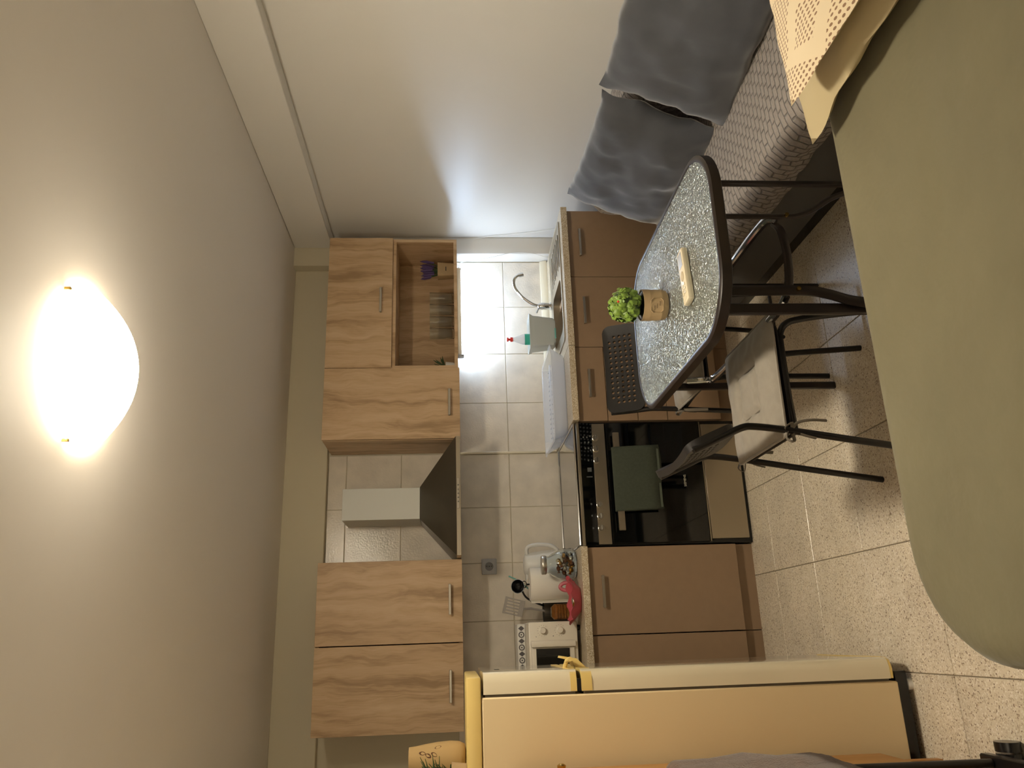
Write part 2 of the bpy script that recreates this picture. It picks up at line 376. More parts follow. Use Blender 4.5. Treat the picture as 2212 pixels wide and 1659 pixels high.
put('wall_front', B().box(XL-.1, XR+.1, YF-.1, YF, -.1, ZC), M_WALL, kind='structure', smooth=0)
put('trim_1', B().box(2.235, XR, YF, 4.2, 2.108, ZC, bev=.004), M_WALL, kind='structure')          # beam along the right wall
put('trim_2', B().box(XL, 2.12, 4.268, YB, 2.102, ZC, bev=.002).box(2.12, XR, 4.2, YB, 2.108, ZC), M_WALL2, kind='structure')
put('wall_corner', B().box(2.2, XR, 4.2, YB, 0, 2.108, bev=.006, seg=2), M_WALL, kind='structure')
put('trim_3', B().box(1.0, 1.014, YB-.010, YB+.002, .86, 1.376, bev=.003), M_CREAM, kind='structure')
put('trim_4', B().prism([(4.31, .832), (4.285, .832), (4.285, .85), (4.298, .872), (4.31, .875)], 1.004, 2.198, 'x'), M_CREAM, kind='structure')
# wall tiles
wt = {}
def wtile(x0, x1, z0, z1):
    k = (round(x1-x0, 4), round(z1-z0, 4))
    if k not in wt:
        sx, sz = k[0]-.003, k[1]-.003
        g = B().box(-sx/2, sx/2, -.007, 0, -sz/2, sz/2, bev=.0018)
        bmesh.ops.recalc_face_normals(g.bm, faces=g.bm.faces[:])
        me = bpy.data.meshes.new('tile'); g.bm.to_mesh(me); g.bm.free(); me.materials.append(M_TILE); wt[k] = me
    o = bpy.data.objects.new('tile', wt[k]); COL.objects.link(o); o.parent = wb; o.location = ((x0+x1)/2, YB+.004, (z0+z1)/2)
for n in range(9):
    x1 = 2.2-.3*n; x0 = max(x1-.3, -.5)
    if n == 0: x1 = 2.198
    for z0, z1 in ((.80, 1.1), (1.1, 1.4)): wtile(x0, x1, z0, z1)
for x0, x1 in ((.4055, .7055), (.7055, 1.0055)):
    for z0, z1 in ((1.4, 1.7), (1.7, 2.0), (2.0, 2.10)): wtile(x0, x1, z0, z1)

# ------------------------------------------------------------------ ceiling lamp
LX, LY = .685, 1.915
t = thing('ceiling_lamp', 'round white glass dome lamp glowing warm on the ceiling', 'lamp', (LX, LY, ZC))
R0 = .208
prof = [(R0*k/14, -.010-.105*(1-(k/14)**2.2)) for k in range(15)]
prof[0] = (.002, prof[0][1])
put('lamp_shade', B().lathe(prof[::-1], LX, LY, ZC, n=64), M_DOME, t, smooth=60)
put('mounting_plate', B().lathe([(.12, -.009), (.12, -.0005)], LX, LY, ZC, n=48), M_TRIMM, t)
for a in (60, 180, 300):
    aa = math.radians(a+15); cx, cy = LX+R0*math.cos(aa), LY+R0*math.sin(aa)
    put('clip', B().box(cx-.004, cx+.004, cy-.004, cy+.004, ZC-.016, ZC-.001, bev=.001), M_BRASS, t)

# unseen uplighter added behind the camera to brighten the ceiling
t = thing('fill_uplighter', 'tall uplighter added out of view behind the bed as fill light', 'lamp', (-.35, -1.2, 0))
put('base', B().lathe([(.13, 0), (.13, .012), (.02, .03)], -.35, -1.2, 0, n=36), M_STEEL2, t)
put('pole', B().tube([(-.35, -1.2, .02), (-.35, -1.2, 1.62)], .011, 12), M_STEEL2, t)
put('lamp_shade', B().lathe([(.02, 1.60), (.10, 1.63), (.15, 1.69), (.148, 1.69), (.098, 1.635), (.02, 1.606)], -.35, -1.2, 0, n=36), M_STEEL2, t)
put('bulb', B().ball((-.35, -1.2, 1.655), (.045, .045, .03), 16), mat('fill_glow', C(255, 240, 220), .4, emis=((1.0, .90, .74), 680.)), t)

# ------------------------------------------------------------------ base cabinets
def handle(parent, x0, x1, y, z, m=None):
    g = B().box(x0, x1, y-.03, y-.020, z-.006, z+.006, bev=.0015)
    for x in (x0+.01, x1-.01): g.box(x-.004, x+.004, y-.021, y, z-.004, z+.004)
    return put('handle', g, m or M_NICKEL, parent)
def base_cab(x0, x1, label, fronts, hx):
    t = thing('base_cabinet', label, 'cabinet', ((x0+x1)/2, 3.95, 0))
    g = B().box(x0+.001, x0+.018, 3.68, 4.27, .09, .798).box(x1-.018, x1-.001, 3.68, 4.27, .09, .798).box(x0+.018, x1-.018, 3.68, 4.27, .09, .108).box(x0+.018, x1-.018, 4.255, 4.27, .108, .798)
    put('body', g, M_TAUPE, t)
    put('plinth', B().box(x0+.001, x1-.001, 3.70, 3.716, 0, .09), M_TAUPE, t)
    for z0, z1, nm in fronts:
        d = put(nm, B().box(x0+.0015, x1-.0015, 3.66, 3.679, z0+.0015, z1-.0015, bev=.001), M_TAUPE, t)
        if hx: handle(d, hx[0], hx[1], 3.66, z1-.062)
    return t
base_cab(1.785, 2.174, 'taupe base cabinet at the right end, beside the sofa', [(.09, .799, 'door')], (1.897, 2.052))
base_cab(1.394, 1.785, 'taupe base cabinet with one door directly under the kitchen tap', [(.09, .799, 'door')], (1.514, 1.66))
base_cab(1.006, 1.394, 'taupe drawer cabinet with four drawers right of the cooker', [(.653, .799, 'drawer'), (.503, .653, 'drawer'), (.355, .503, 'drawer'), (.085, .355, 'drawer')], (1.122, 1.268))
base_cab(.010, .400, 'taupe base cabinet with one door left of the cooker', [(.09, .799, 'door')], (.126, .27))
base_cab(-.385, .008, 'taupe base cabinet mostly hidden behind the fridge', [(.09, .799, 'door')], (-.27, -.13))
# worktops
hx0, hx1, hy0, hy1 = 1.485, 2.115, 3.73, 4.11
g = B().box(1.394, hx0, 3.628, 4.284, .800, .832).box(hx1, 2.178, 3.628, 4.284, .800, .832).box(hx0, hx1, 3.628, hy0, .800, .832).box(hx0, hx1, hy1, 4.284, .800, .832)
bmesh.ops.remove_doubles(g.bm, verts=g.bm.verts[:], dist=1e-5)
put('worktop', g, M_TOP, smooth=0, label='speckled beige worktop around the steel sink', cat='worktop')
put('worktop', B().box(1.004, 1.3925, 3.628, 4.284, .800, .832, bev=.002), M_TOP, label='short speckled worktop under the dish rack, right of the cooker', cat='worktop')
put('worktop', B().box(-.60, .402, 3.628, 4.303, .800, .832, bev=.002), M_TOP, label='speckled worktop left of the cooker under the kettle and mini oven', cat='worktop')
# sink
t = thing('sink', 'stainless steel inset sink with drainer below the light bar', 'sink', (1.8, 3.92, .832))
g = B(); r1 = rrect(1.8, 3.92, .345, .215, .03, 4); r2 = rrect(1.8, 3.92, .345-.012, .215-.012, .022, 4)
g.loops([[(x, y, .832) for x, y in r1], [(x, y, .838) for x, y in r1], [(x, y, .838) for x, y in r2], [(x, y, .834) for x, y in rrect(1.8, 3.92, .325, .195, .02, 4)]], capA=False, capB=False)
# deck: bowl opening and drainer
bo = rrect(1.68, 3.92, .15, .165, .05, 4); ou = rrect(1.68, 3.92, .178, .19, .02, 4)
g.loops([[(x-.0, y, .834) for x, y in rrect(1.665, 3.92, .19, .195, .02, 4)], [(x, y, .834) for x, y in bo], [(x, y, .825) for x, y in bo], [(1.68+(x-1.68)*.93, 3.92+(y-3.92)*.93, .69) for x, y in bo], [(1.68+(x-1.68)*.7, 3.92+(y-3.92)*.7, .682) for x, y in bo]], capA=False)
g.box(1.855, 2.125, 3.725, 4.115, .826, .8335)
put('basin', g, M_STEEL, t)
g = B()
for k in range(6): g.box(1.90, 2.09, 3.77+k*.055, 3.785+k*.055, .8336, .8375, bev=.0015)
put('drainer_ribs', g, M_STEEL, t)
put('drain', B().lathe([(.035, .683), (.035, .686), (.012, .686), (.01, .684)], 1.68, 3.92, 0, n=20), M_CHROME, t)
# tap
t = thing('kitchen_tap', 'chrome swan neck tap standing behind the sink', 'tap', (1.835, 4.15, .832))
put('base', B().lathe([(.024, .832), (.024, .842), (.019, .848), (.021, .87), (.022, .90), (.016, .912), (.008, .918)], 1.835, 4.15, 0, n=24), M_CHROME, t)
path = smooth_path([(1.835, 4.15, .89), (1.845, 4.147, .94), (1.885, 4.14, 1.0), (1.94, 4.128, 1.045), (1.985, 4.118, 1.05), (2.01, 4.11, 1.03), (2.015, 4.108, 1.012)], 6)
put('spout', B().tube(path, .0095, 12), M_CHROME, t)
put('aerator', B().tube([(2.012, 4.109, 1.022), (2.018, 4.107, .996)], .013, 14), M_CHROME, t)
put('lever', B().tube([(1.835, 4.15, .905), (1.79, 4.145, .925)], .006, 8), M_CHROME, t)

# ------------------------------------------------------------------ cooker
CX0, CX1 = .405, 1.001
t = thing('cooker', 'freestanding cooker with black glass oven door and steel drawer', 'cooker', (.70, 3.95, 0))
put('body', B().box(CX0, CX1, 3.672, 4.27, 0, .800, bev=.002), M_BLACK, t)
put('hob_frame', B().box(CX0, CX1, 3.655, 4.27, .800, .817, bev=.003), M_STEEL, t)
put('glass_lid', B().box(CX0+.012, CX1-.012, 3.672, 4.25, .819, .825, bev=.002), M_CERAM, t)
put('lid_rim', B().tube([(CX0+.006, 3.664, .826), (CX1-.006, 3.664, .826)], .0045, 8).tube([(CX0+.006, 3.664, .826), (CX0+.006, 4.25, .826)], .0055, 8).tube([(CX1-.006, 3.664, .826), (CX1-.006, 4.25, .826)], .0055, 8).tube([(CX0+.006, 4.25, .826), (CX1-.006, 4.25, .826)], .0055, 8), M_CHROME, t)
pn = put('display_strip', B().box(CX0+.004, CX1-.004, 3.658, 3.673, .741, .799), M_BGLASS, t)
g = B()
for x, z in [(.925, .782), (.925, .765), (.90, .776), (.90, .758), (.87, .776), (.87, .76), (.81, .764), (.545, .764), (.60, .764), (.487, .762), (.93, .75), (.86, .75)]:
    g.box(x-.004, x+.004, 3.6572, 3.6579, z-.0035, z+.0035)
g.box(.755, .775, 3.6572, 3.6579, .752, .772).box(.728, .733, 3.6572, 3.6579, .75, .778)
put('control_marks', g, mat('marks_grey', C(84, 86, 86), .5), pn, kind='stuff')
cp = put('control_panel', B().box(CX0+.006, CX1-.01, 3.655, 3.673, .678, .740, bev=.001), M_STEEL, t)
for x in (.919, .864, .809, .595, .541, .486):
    k = put('knob', B().lathe([(.0155, 0), (.0155, .004), (.0135, .005), (.013, .020), (.0115, .022)], n=24).xf(Matrix.Translation((x, 3.655, .7255)) @ Matrix.Rotation(PI/2, 4, 'X')), M_NICKEL, cp)
    put('pointer', B().box(x-.0115, x+.0115, 3.629, 3.634, .7245, .7265), M_CHROME, t)
dr = put('oven_door', B().box(CX0+.008, CX1-.008, 3.652, 3.673, .210, .672, bev=.002), M_BGLASS, t)
put('door_trim', B().box(CX0+.008, CX1-.008, 3.6525, 3.672, .2035, .2085), M_STEEL, dr)
put('oven_handle', B().box(.468, .936, 3.612, 3.624, .617, .648, bev=.002).box(.49, .502, 3.622, 3.653, .625, .640).box(.90, .912, 3.622, 3.653, .625, .640), M_STEEL, dr)
put('drawer_front', B().box(CX0+.02, CX1-.02, 3.654, 3.673, .020, .200, bev=.001), M_STEEL, t)
cu = bpy.data.curves.new('brand_lettering', 'FONT'); cu.body = 'SIEMENS'; cu.size = .0155; cu.extrude = .0004; cu.align_x = 'CENTER'
to = bpy.data.objects.new('brand_tmp', cu); COL.objects.link(to); bpy.context.view_layer.update()
tm = bpy.data.meshes.new_from_object(to.evaluated_get(bpy.context.evaluated_depsgraph_get())); bpy.data.objects.remove(to)
tm.transform(Matrix.Translation((.702, 3.6512, .299)) @ Matrix.Rotation(PI/2, 4, 'X')); tm.transform(W[dr.name].inverted())
to = bpy.data.objects.new('brand_lettering', tm); COL.objects.link(to); to.parent = dr; to['kind'] = 'stuff'
tm.materials.clear(); tm.materials.append(M_TEXT)

# green cloth over the oven handle
g = B(); L = []
nx = 22; prof = [(3.6275, .455), (3.6275, .63), (3.625, .652), (3.618, .656), (3.609, .653), (3.606, .64), (3.603, .56), (3.601, .50), (3.600, .432)]
for k, (y, z) in enumerate(prof):
    row = []
    for i in range(nx+1):
        x = .556+(.862-.556)*i/nx
        dz = .006*math.sin(i*.3)*(1 if k in (0, len(prof)-1) else 0)
        row.append((x+(.006*(.655-z)/.22), y-.003*math.sin(x*38)*(1 if z < .6 and y < 3.61 else 0), z+dz))
    L.append(row)
g.loops(L, closed=False)
dt = put('dish_towel', g, M_DTOWEL, label='dark green cloth hanging over the oven door handle', cat='towel')
md = dt.modifiers.new('s', 'SOLIDIFY'); md.thickness = .003; md.offset = 1
g = B().box(.566, .862, 3.5955, 3.5985, .436, .446)
put('hem', g, mat('hem_green', C(84, 90, 76), .9), dt)

# ------------------------------------------------------------------ wall cabinets
def door(parent, x0, x1, z0, z1, y=3.972, m=None):
    return put('door', B().box(x0+.0015, x1-.0015, y, y+.018, z0+.001, z1-.001, bev=.0008), m or M_OAK, parent)
def carcass(x0, x1, z0, z1, parent, shelf=None):
    g = B().box(x0, x0+.018, 3.991, 4.30, z0, z1).box(x1-.018, x1, 3.991, 4.30, z0, z1).box(x0+.018, x1-.018, 3.991, 4.30, z0, z0+.018).box(x0+.018, x1-.018, 3.991, 4.30, z1-.018, z1).box(x0+.018, x1-.018, 4.288, 4.30, z0+.018, z1-.018)
    if shelf: g.box(x0+.018, x1-.018, 3.991, 4.288, shelf-.018, shelf)
    put('body', g, M_OAK, parent, smooth=0)
t = thing('wall_cabinet', 'oak wall cabinet with lift up flap over an open shelf, above the sink', 'cabinet', (1.79, 4.15, 1.381))
carcass(1.403, 2.18, 1.381, 2.089, t, 1.737)
d = door(t, 1.403, 2.18, 1.737, 2.089, 3.973); handle(d, 1.717, 1.862, 3.973, 1.799)
t = thing('wall_cabinet', 'oak wall cabinet with a single tall door right of the cooker hood', 'cabinet', (1.2, 4.15, 1.377))
carcass(1.009, 1.401, 1.377, 2.085, t); d = door(t, 1.009, 1.401, 1.374, 2.088, 3.966); handle(d, 1.127, 1.273, 3.966, 1.431)
t = thing('wall_cabinet', 'oak wall cabinet with two doors left of the cooker hood', 'cabinet', (0, 4.15, 1.377))
carcass(-.395, .393, 1.377, 2.078, t)
d = door(t, .001, .394, 1.374, 2.080, 3.970); handle(d, .129, .273, 3.970, 1.436)
d = door(t, -.396, -.001, 1.374, 2.080, 3.970); handle(d, -.267, -.121, 3.970, 1.436)
# LED light bar
t = thing('light_bar', 'white LED light bar glowing under the wall cabinet', 'lamp', (1.83, 4.205, 1.381))
put('casing', B().box(1.555, 2.10, 4.185, 4.225, 1.356, 1.3805, bev=.003), M_CAND, t)
put('diffuser', B().prism([(4.187, 1.356), (4.190, 1.340), (4.198, 1.331), (4.212, 1.331), (4.220, 1.340), (4.223, 1.356)], 1.572, 2.085, 'x'), M_LED, t, smooth=60)
put('end_cap', B().box(1.545, 1.557, 4.183, 4.227, 1.345, 1.3805, bev=.003), M_SOCK, t)
put('thin_cable', B().tube(smooth_path([(2.10, 4.205, 1.368), (2.13, 4.205, 1.365), (2.15, 4.205, 1.34), (2.165, 4.19, 1.20), (2.19, 4.17, 1.05), (2.175, 4.15, .93), (2.16, 4.16, .86), (2.17, 4.18, .834)], 8), .002, 6), M_TRIMM, label='thin white cord hanging down from the light bar', cat='cord')
put('thin_cable', B().tube(smooth_path([(2.2975, 4.195, 1.28), (2.306, 4.16, 1.1), (2.307, 4.13, .95), (2.305, 4.10, .84), (2.306, 4.06, .72)], 8), .0015, 6), M_TRIMM, label='very thin cord on the right wall beside the column', cat='cord')

# cooker hood
t = thing('cooker_hood', 'dark steel pyramid cooker hood with light grey chimney', 'cooker hood', (.69, 4.15, 1.379))
put('canopy', B().loops([[(.397, 4.295, 1.400), (.397, 3.83, 1.400), (.985, 3.83, 1.400), (.985, 4.295, 1.400)], [(.606, 4.295, 1.586), (.606, 4.045, 1.586), (.772, 4.045, 1.586), (.772, 4.295, 1.586)]]), M_STEEL2, t, smooth=0)
put('rim', B().box(.397, .985, 3.828, 4.295, 1.378, 1.3995, bev=.001), M_STEEL, t)
ck = put('button_strip', B().box(.622, .772, 3.8235, 3.8275, 1.384, 1.397, bev=.001), M_GOLD if 0 else M_NICKEL, t)
for x in (.655, .675, .695, .715, .737): put('button', B().lathe([(.004, 0), (.0035, .002)], n=12).xf(Matrix.Translation((x, 3.8235, 1.390)) @ Matrix.Rotation(PI/2, 4, 'X')), M_STEEL2, ck)
put('chimney', B().box(.608, .770, 4.05, 4.295, 1.587, 1.982, bev=.001), mat('chimney_grey', C(212, 212, 204), .45, .0), t)

# power socket
t = thing('power_socket', 'grey round power socket in a square frame on the wall tiles', 'socket', (.381, 4.30, 1.187))
put('frame', B().box(.34, .422, 4.291, 4.3025, 1.187, 1.267, bev=.003), M_SOCK, t)
g = B().box(.350, .412, 4.287, 4.2905, 1.196, 1.258, bev=.001)
put('plate', g, M_SOCK, t)
m4 = Matrix.Translation((.381, 4.287, 1.227)) @ Matrix.Rotation(PI/2, 4, 'X')
put('insert', B().lathe([(.0225, 0), (.0225, .003), (.019, .003), (.018, .0008)], n=28).xf(m4), mat('socket_inner', C(130, 130, 132), .4), t)
put('contact', B().box(.3795, .3835, 4.2845, 4.2856, 1.2375, 1.2415).box(.3795, .3835, 4.2845, 4.2856, 1.2125, 1.2165).box(.379, .384, 4.2845, 4.2856, 1.224, 1.229), M_BLACK, t)

# ------------------------------------------------------------------ things on the open shelf
SH = 1.399
def glass(x, y, lab):
    pr = [(.026, .0), (.029, .004), (.0315, .06), (.034, .138), (.0325, .138), (.030, .06), (.026, .014), (.002, .012)]
    return put('tumbler', B().lathe(pr, x, y, SH, n=24, capB=True), M_GLASS, label=lab, cat='glass', group='tumblers in a row on the open shelf', smooth=60)
for i, x in enumerate((1.655, 1.728, 1.801, 1.874)):
    glass(x, 4.12, ['clear tumbler at the left end of the row on the open shelf', 'clear tumbler second from the left in the shelf row', 'clear tumbler third from the left in the shelf row', 'clear tumbler at the right end of the row on the open shelf'][i])
t = thing('lavender_pot', 'small kraft bag pot of purple lavender on the open shelf', 'plant', (2.05, 4.13, SH))
put('pot', B().loops([[(x, y, SH) for x, y in rrect(2.05, 4.13, .038, .03, .008, 3)], [(x, y, SH+.092) for x, y in rrect(2.05, 4.13, .044, .034, .008, 3)]]), M_POT, t)
put('pot_mark', B().box(2.036, 2.062, 4.0955, 4.0965, SH+.043, SH+.047), M_BLACK, t)
random.seed(3)
g = B(); h = B()
for k in range(34):
    a = random.uniform(0, 2*PI); r = random.uniform(0, .032); x, y = 2.05+r*math.cos(a), 4.13+r*math.sin(a)*.8
    x2, y2, z2 = x+(x-2.05)*.8, y+(y-4.13)*.8, SH+random.uniform(.12, .15)
    g.tube([(x, y, SH+.085), (x2, y2, z2)], .0016, 5)
    h.tube([(x2, y2, z2-.01), (x2+(x2-x)*.3, y2, z2+.02), (x2+(x2-x)*.5, y2, z2+.045)], [.005, .0065, .001], 6)
put('stems', g, M_LEAFD, t, kind='stuff'); put('blossoms', h, M_PURPLE, t, kind='stuff')
t = thing('shelf_plant', 'little dark green plant at the left end of the open shelf', 'plant', (1.452, 4.12, SH))
put('pot', B().lathe([(.024, 0), (.03, .05), (.027, .05), (.026, .045)], 1.456, 4.12, SH, n=20), M_TRIMM, t)
g = B()
for k in range(46):
    a = random.uniform(0, 2*PI); e = random.uniform(.2, 1.4); l = random.uniform(.04, .085)
    p0 = Vector((1.458, 4.12, SH+.05)); dv = Vector((math.cos(a)*math.cos(e), math.sin(a)*math.cos(e)*.8, math.sin(e)))
    p1 = p0+dv*l
    if p1.x < 1.425: p1.x = 1.425
    g.tube([p0, p0.lerp(p1, .6)+Vector((0, 0, .004)), p1], [.001, .005, .0006], 5, ry=.0016)
put('foliage', g, M_LEAFD, t, kind='stuff')

# ------------------------------------------------------------------ counter things (right)
t = thing('storage_tub', 'white plastic tub standing at the back rim of the sink', 'tub', (1.625, 4.06, .838))
g = B()
def rl(hx, hy, z, r=.02): return [(x, y, z) for x, y in rrect(1.625, 4.06, hx, hy, r, 4)]
g.loops([rl(.072, .045, .8385), rl(.082, .052, .85), rl(.094, .06, .965), rl(.099, .065, .972), rl(.104, .069, .985), rl(.100, .065, .985), rl(.092, .058, .972), rl(.078, .048, .85), rl(.06, .03, .845)])
put('tub_body', g, M_WPLAST, t)
put('sponge_grid', B().box(1.575, 1.635, 3.99, 4.0, .8385, .847, bev=.002), M_TEAL, t)
t = thing('soap_bottle', 'washing up liquid bottle with red cap inside the white tub', 'bottle', (1.60, 4.075, .846))
put('bottle', B().lathe([(.028, 0), (.031, .01), (.032, .14), (.03, .17), (.018, .205), (.011, .222), (.011, .228)], 1.60, 4.075, .8465, n=24, sy=.6), M_CPLAST, t)
put('label_band', B().lathe([(.0325, .128), (.0325, .16)], 1.60, 4.075, .8465, n=24, sy=.62, capA=False, capB=False), M_GREENLAB, t)
put('cap', B().lathe([(.012, .226), (.013, .232), (.013, .24), (.006, .243), (.006, .25), (.012, .253), (.011, .26)], 1.60, 4.075, .8465, n=20), M_REDCAP, t)
# dish rack
t = thing('dish_rack', 'clear plastic dish draining rack on the counter right of the cooker', 'dish rack', (1.19, 3.93, .833))
def rr2(hx, hy, z, r=.04, cx=1.19, cy=3.94): return [(x, y, z) for x, y in rrect(cx, cy, hx, hy, r, 5)]
g = B(); g.loops([rr2(.205, .15, .833), rr2(.215, .165, .843), rr2(.245, .195, .905), rr2(.258, .207, .908), rr2(.258, .207, .912), rr2(.241, .19, .911), rr2(.211, .16, .850), rr2(.2, .15, .838)])
put('tray', g, M_CPLAST, t)
dv = None
for k in range(15):
    for yy in (3.86, 3.97):
        x = 1.005+k*.026
        if dv is None:
            dv = put('divider', B().tube([(x, yy-.03, .842), (x, yy-.02, .895), (x, yy+.02, .895), (x, yy+.03, .842)], .0035, 6), M_CPLAST, t); x00, y00 = x, yy
        else:
            o = dv.copy(); COL.objects.link(o); o.location = (x-x00, yy-y00, 0)
put('rail', B().box(.99, 1.39, 3.908, 3.918, .84, .9, bev=.003), M_CPLAST, t); put('rail', B().box(.99, 1.39, 4.015, 4.022, .84, .925, bev=.003), M_CPLAST, t)

# ------------------------------------------------------------------ counter things (left)
Z0 = .8325
t = thing('kettle', 'white electric kettle beside the cooker against the tiles', 'kettle', (.392, 4.12, Z0))
kx, ky = .372, 4.145
put('base', B().lathe([(.078, 0), (.08, .012), (.07, .02)], kx, ky, Z0, n=32), M_BLACK, t)
put('body', B().lathe([(.072, .021), (.074, .04), (.068, .12), (.058, .20), (.052, .215), (.03, .222), (.003, .223)], kx, ky, Z0, n=36), M_TRIMM, t, smooth=60)
put('band', B().lathe([(.0745, .021), (.0752, .038), (.074, .04)], kx, ky, Z0, n=36), M_NICKEL, t)
put('handle', B().tube(smooth_path([(kx+.05, ky-.02, Z0+.205), (kx+.085, ky-.028, Z0+.20), (kx+.098, ky-.03, Z0+.15), (kx+.092, ky-.03, Z0+.08), (kx+.07, ky-.02, Z0+.045)], 5), .010, 10, ry=.013), M_TRIMM, t)
put('spout', B().prism([(kx-.05, Z0+.19), (kx-.085, Z0+.213), (kx-.05, Z0+.213)], ky-.018, ky+.018, 'y'), M_TRIMM, t)
# paper roll on holder
t = thing('paper_roll', 'roll of white kitchen paper on a black wire stand', 'paper roll', (.262, 4.0, Z0))
rx, ry_ = .263, 4.0
put('roll', B().lathe([(.022, .012), (.078, .010), (.081, .014), (.082, .20), (.079, .208), (.024, .210), (.022, .205)], rx, ry_, Z0, n=40), M_PAPER, t, smooth=50)
put('loose_sheet', B().box(rx-.086, rx-.082, ry_-.05, ry_+.0, Z0+.015, Z0+.205, rot=Matrix.Rotation(-.3, 3, 'Z')), M_PAPER, t)
put('stand', B().lathe([(.075, 0), (.075, .006)], rx, ry_, Z0, n=28).tube([(rx, ry_, Z0+.004), (rx, ry_, Z0+.225)], .004, 8).tube([(rx+.016*math.cos(a), ry_, Z0+.235+.012*math.sin(a)) for a in [2*PI*k/14 for k in range(14)]], .0025, 6, closed=True), M_BLACK, t)
# sweet jar
jx, jy = .338, 3.815
t = thing('sweet_jar', 'glass jar with silver lid full of foil wrapped sweets', 'jar', (jx, jy, Z0))
jp = [(.055, 0), (.068, .008), (.075, .035), (.072, .075), (.052, .115), (.040, .13), (.040, .142), (.037, .142), (.037, .13), (.049, .112), (.069, .075), (.072, .035), (.064, .011), (.002, .006)]
put('glass_body', B().lathe(jp, jx, jy, Z0, n=36), M_GLASS, t, smooth=60)
put('lid', B().lathe([(.043, .1425), (.045, .146), (.045, .162), (.043, .165)], jx, jy, Z0, n=36), M_NICKEL, t)
random.seed(11)
cand = [(.0, .0, .022), (.032, .0, .024), (-.032, .004, .024), (.003, .034, .022), (.0, -.034, .024), (.03, -.034, .027), (-.03, -.03, .028), (.016, -.022, .052), (-.02, -.018, .054), (.038, -.012, .056), (-.042, .008, .056), (.0, .012, .054), (.006, -.03, .078), (-.02, .0, .083), (.022, .0, .082)]
kinds = [(M_GOLD, 'gold'), (M_BRONZE, 'bronze'), (M_SILVER, 'silver')]
for i, (dx, dy, dz) in enumerate(cand):
    m_, cn = kinds[i % 3]
    g = B().ball((0, 0, 0), (.0135, .0105, .0105), 8).tube([(-.012, 0, 0), (-.022, 0, 0)], [.003, .008], 6).tube([(.012, 0, 0), (.022, 0, 0)], [.003, .008], 6)
    g.xf(Matrix.Translation((jx+dx*.9, jy+dy*.9, Z0+dz)) @ Matrix.Rotation(random.uniform(0, PI), 4, 'Z') @ Matrix.Rotation(random.uniform(-.5, .5), 4, 'Y'))
    put('wrapped_sweet', g, m_, label='%s foil wrapped sweet in the %s of the pile in the glass jar' % (cn, 'bottom layer' if i < 7 else ('middle layer' if i < 12 else 'top layer')), cat='sweet', group='%s foil sweets, %s of the jar' % (cn, 'bottom' if i < 7 else ('middle' if i < 12 else 'top')))
# red bowl
t = thing('fruit_bowl', 'red wavy edged plastic bowl at the worktop front', 'bowl', (.165, 3.725, Z0))
n = 48; Lp = []
for r, z, wv in [(.030, .0, 0), (.055, .002, 0), (.075, .02, .1), (.092, .036, .6), (.104, .046, 1), (.101, .046, 1), (.088, .034, .6), (.07, .022, .1), (.05, .008, 0), (.01, .006, 0)]:
    Lp.append([(.168+(r+wv*.007*math.cos(8*a))*math.cos(a), 3.725+(r+wv*.007*math.cos(8*a))*.82*math.sin(a), Z0+z+wv*.007*math.sin(8*a)+wv*.008*abs(math.cos(a))) for a in [2*PI*k/n for k in range(n)]])
put('bowl', B().loops(Lp), M_RED, t, smooth=60)
for k, (x, y, nm, m_, z, lb) in enumerate([(.20, 3.72, 'bread_slice', M_BISC, .020, 'pale brown rusk lying in the red bowl'), (.14, 3.73, 'wrapped_sweet', M_GOLD, .022, 'gold foil sweet lying in the red bowl'), (.165, 3.74, 'wrapped_sweet', M_SILVER, .024, 'silver foil sweet lying in the red bowl')]):
    put(nm, B().ball((x, y, Z0+z+.006), (.022, .014, .010), 10), m_, label=lb, cat='bread' if k == 0 else 'sweet')
t = thing('red_petal_cup', 'small red curled silicone holder leaning behind the red bowl', 'holder', (.235, 3.80, Z0))
put('petal', B().tube(smooth_path([(.218, 3.805, Z0+.009), (.22, 3.82, Z0+.06), (.235, 3.825, Z0+.078), (.252, 3.82, Z0+.06), (.25, 3.808, Z0+.01)], 5), .006, 8, ry=.009), M_RED, t)
# biscuit pack
t = thing('biscuit_pack', 'clear packet of brown biscuits standing beside the mini oven', 'packet', (.125, 3.93, Z0))
g = B()
for k in range(7): g.box(.094+.0, .156, 3.90+k*.0, 3.95, Z0+.003+k*.0135, Z0+.0155+k*.0135, bev=.003)
put('biscuits', g, M_BISC, t)
put('wrapper', B().loops([[(x, y, Z0+.0005) for x, y in rrect(.125, 3.925, .036, .03, .008, 3)], [(x, y, Z0+.10) for x, y in rrect(.125, 3.925, .036, .03, .008, 3)], [(x, y, Z0+.118) for x, y in rrect(.125, 3.925, .02, .006, .004, 3)]]), M_GLASS, t)
# utensil pot with utensils
ux, uy = .135, 4.13
put('utensil_pot', B().lathe([(.05, 0), (.052, .005), (.055, .13), (.052, .13), (.049, .01), (.002, .008)], ux, uy, Z0, n=28), M_STEEL2, label='steel utensil pot behind the kitchen paper', cat='pot')
t = thing('slotted_turner', 'grey slotted plastic turner standing in the utensil pot', 'utensil', (ux, uy, Z0+.02))
g = B()
bw = .040; zc = .0
for k in range(6):
    x = -bw+k*(2*bw-.006)/5; g.box(x, x+.007, -.0015, .0015, .01, .078, bev=.001)
g.box(-bw, bw, -.0015, .0015, -.012, .012, bev=.001).box(-bw-.001, bw+.002, -.0015, .0015, .076, .09, bev=.001)
g.tube([(0, 0, -.01), (.012, .01, -.05), (.02, .01, -.2)], .005, 8)
g.xf(Matrix.Translation((.152, 4.10, 1.078)) @ Matrix.Rotation(.25, 4, 'Y'))
put('blade', g, M_GREYUT, t)
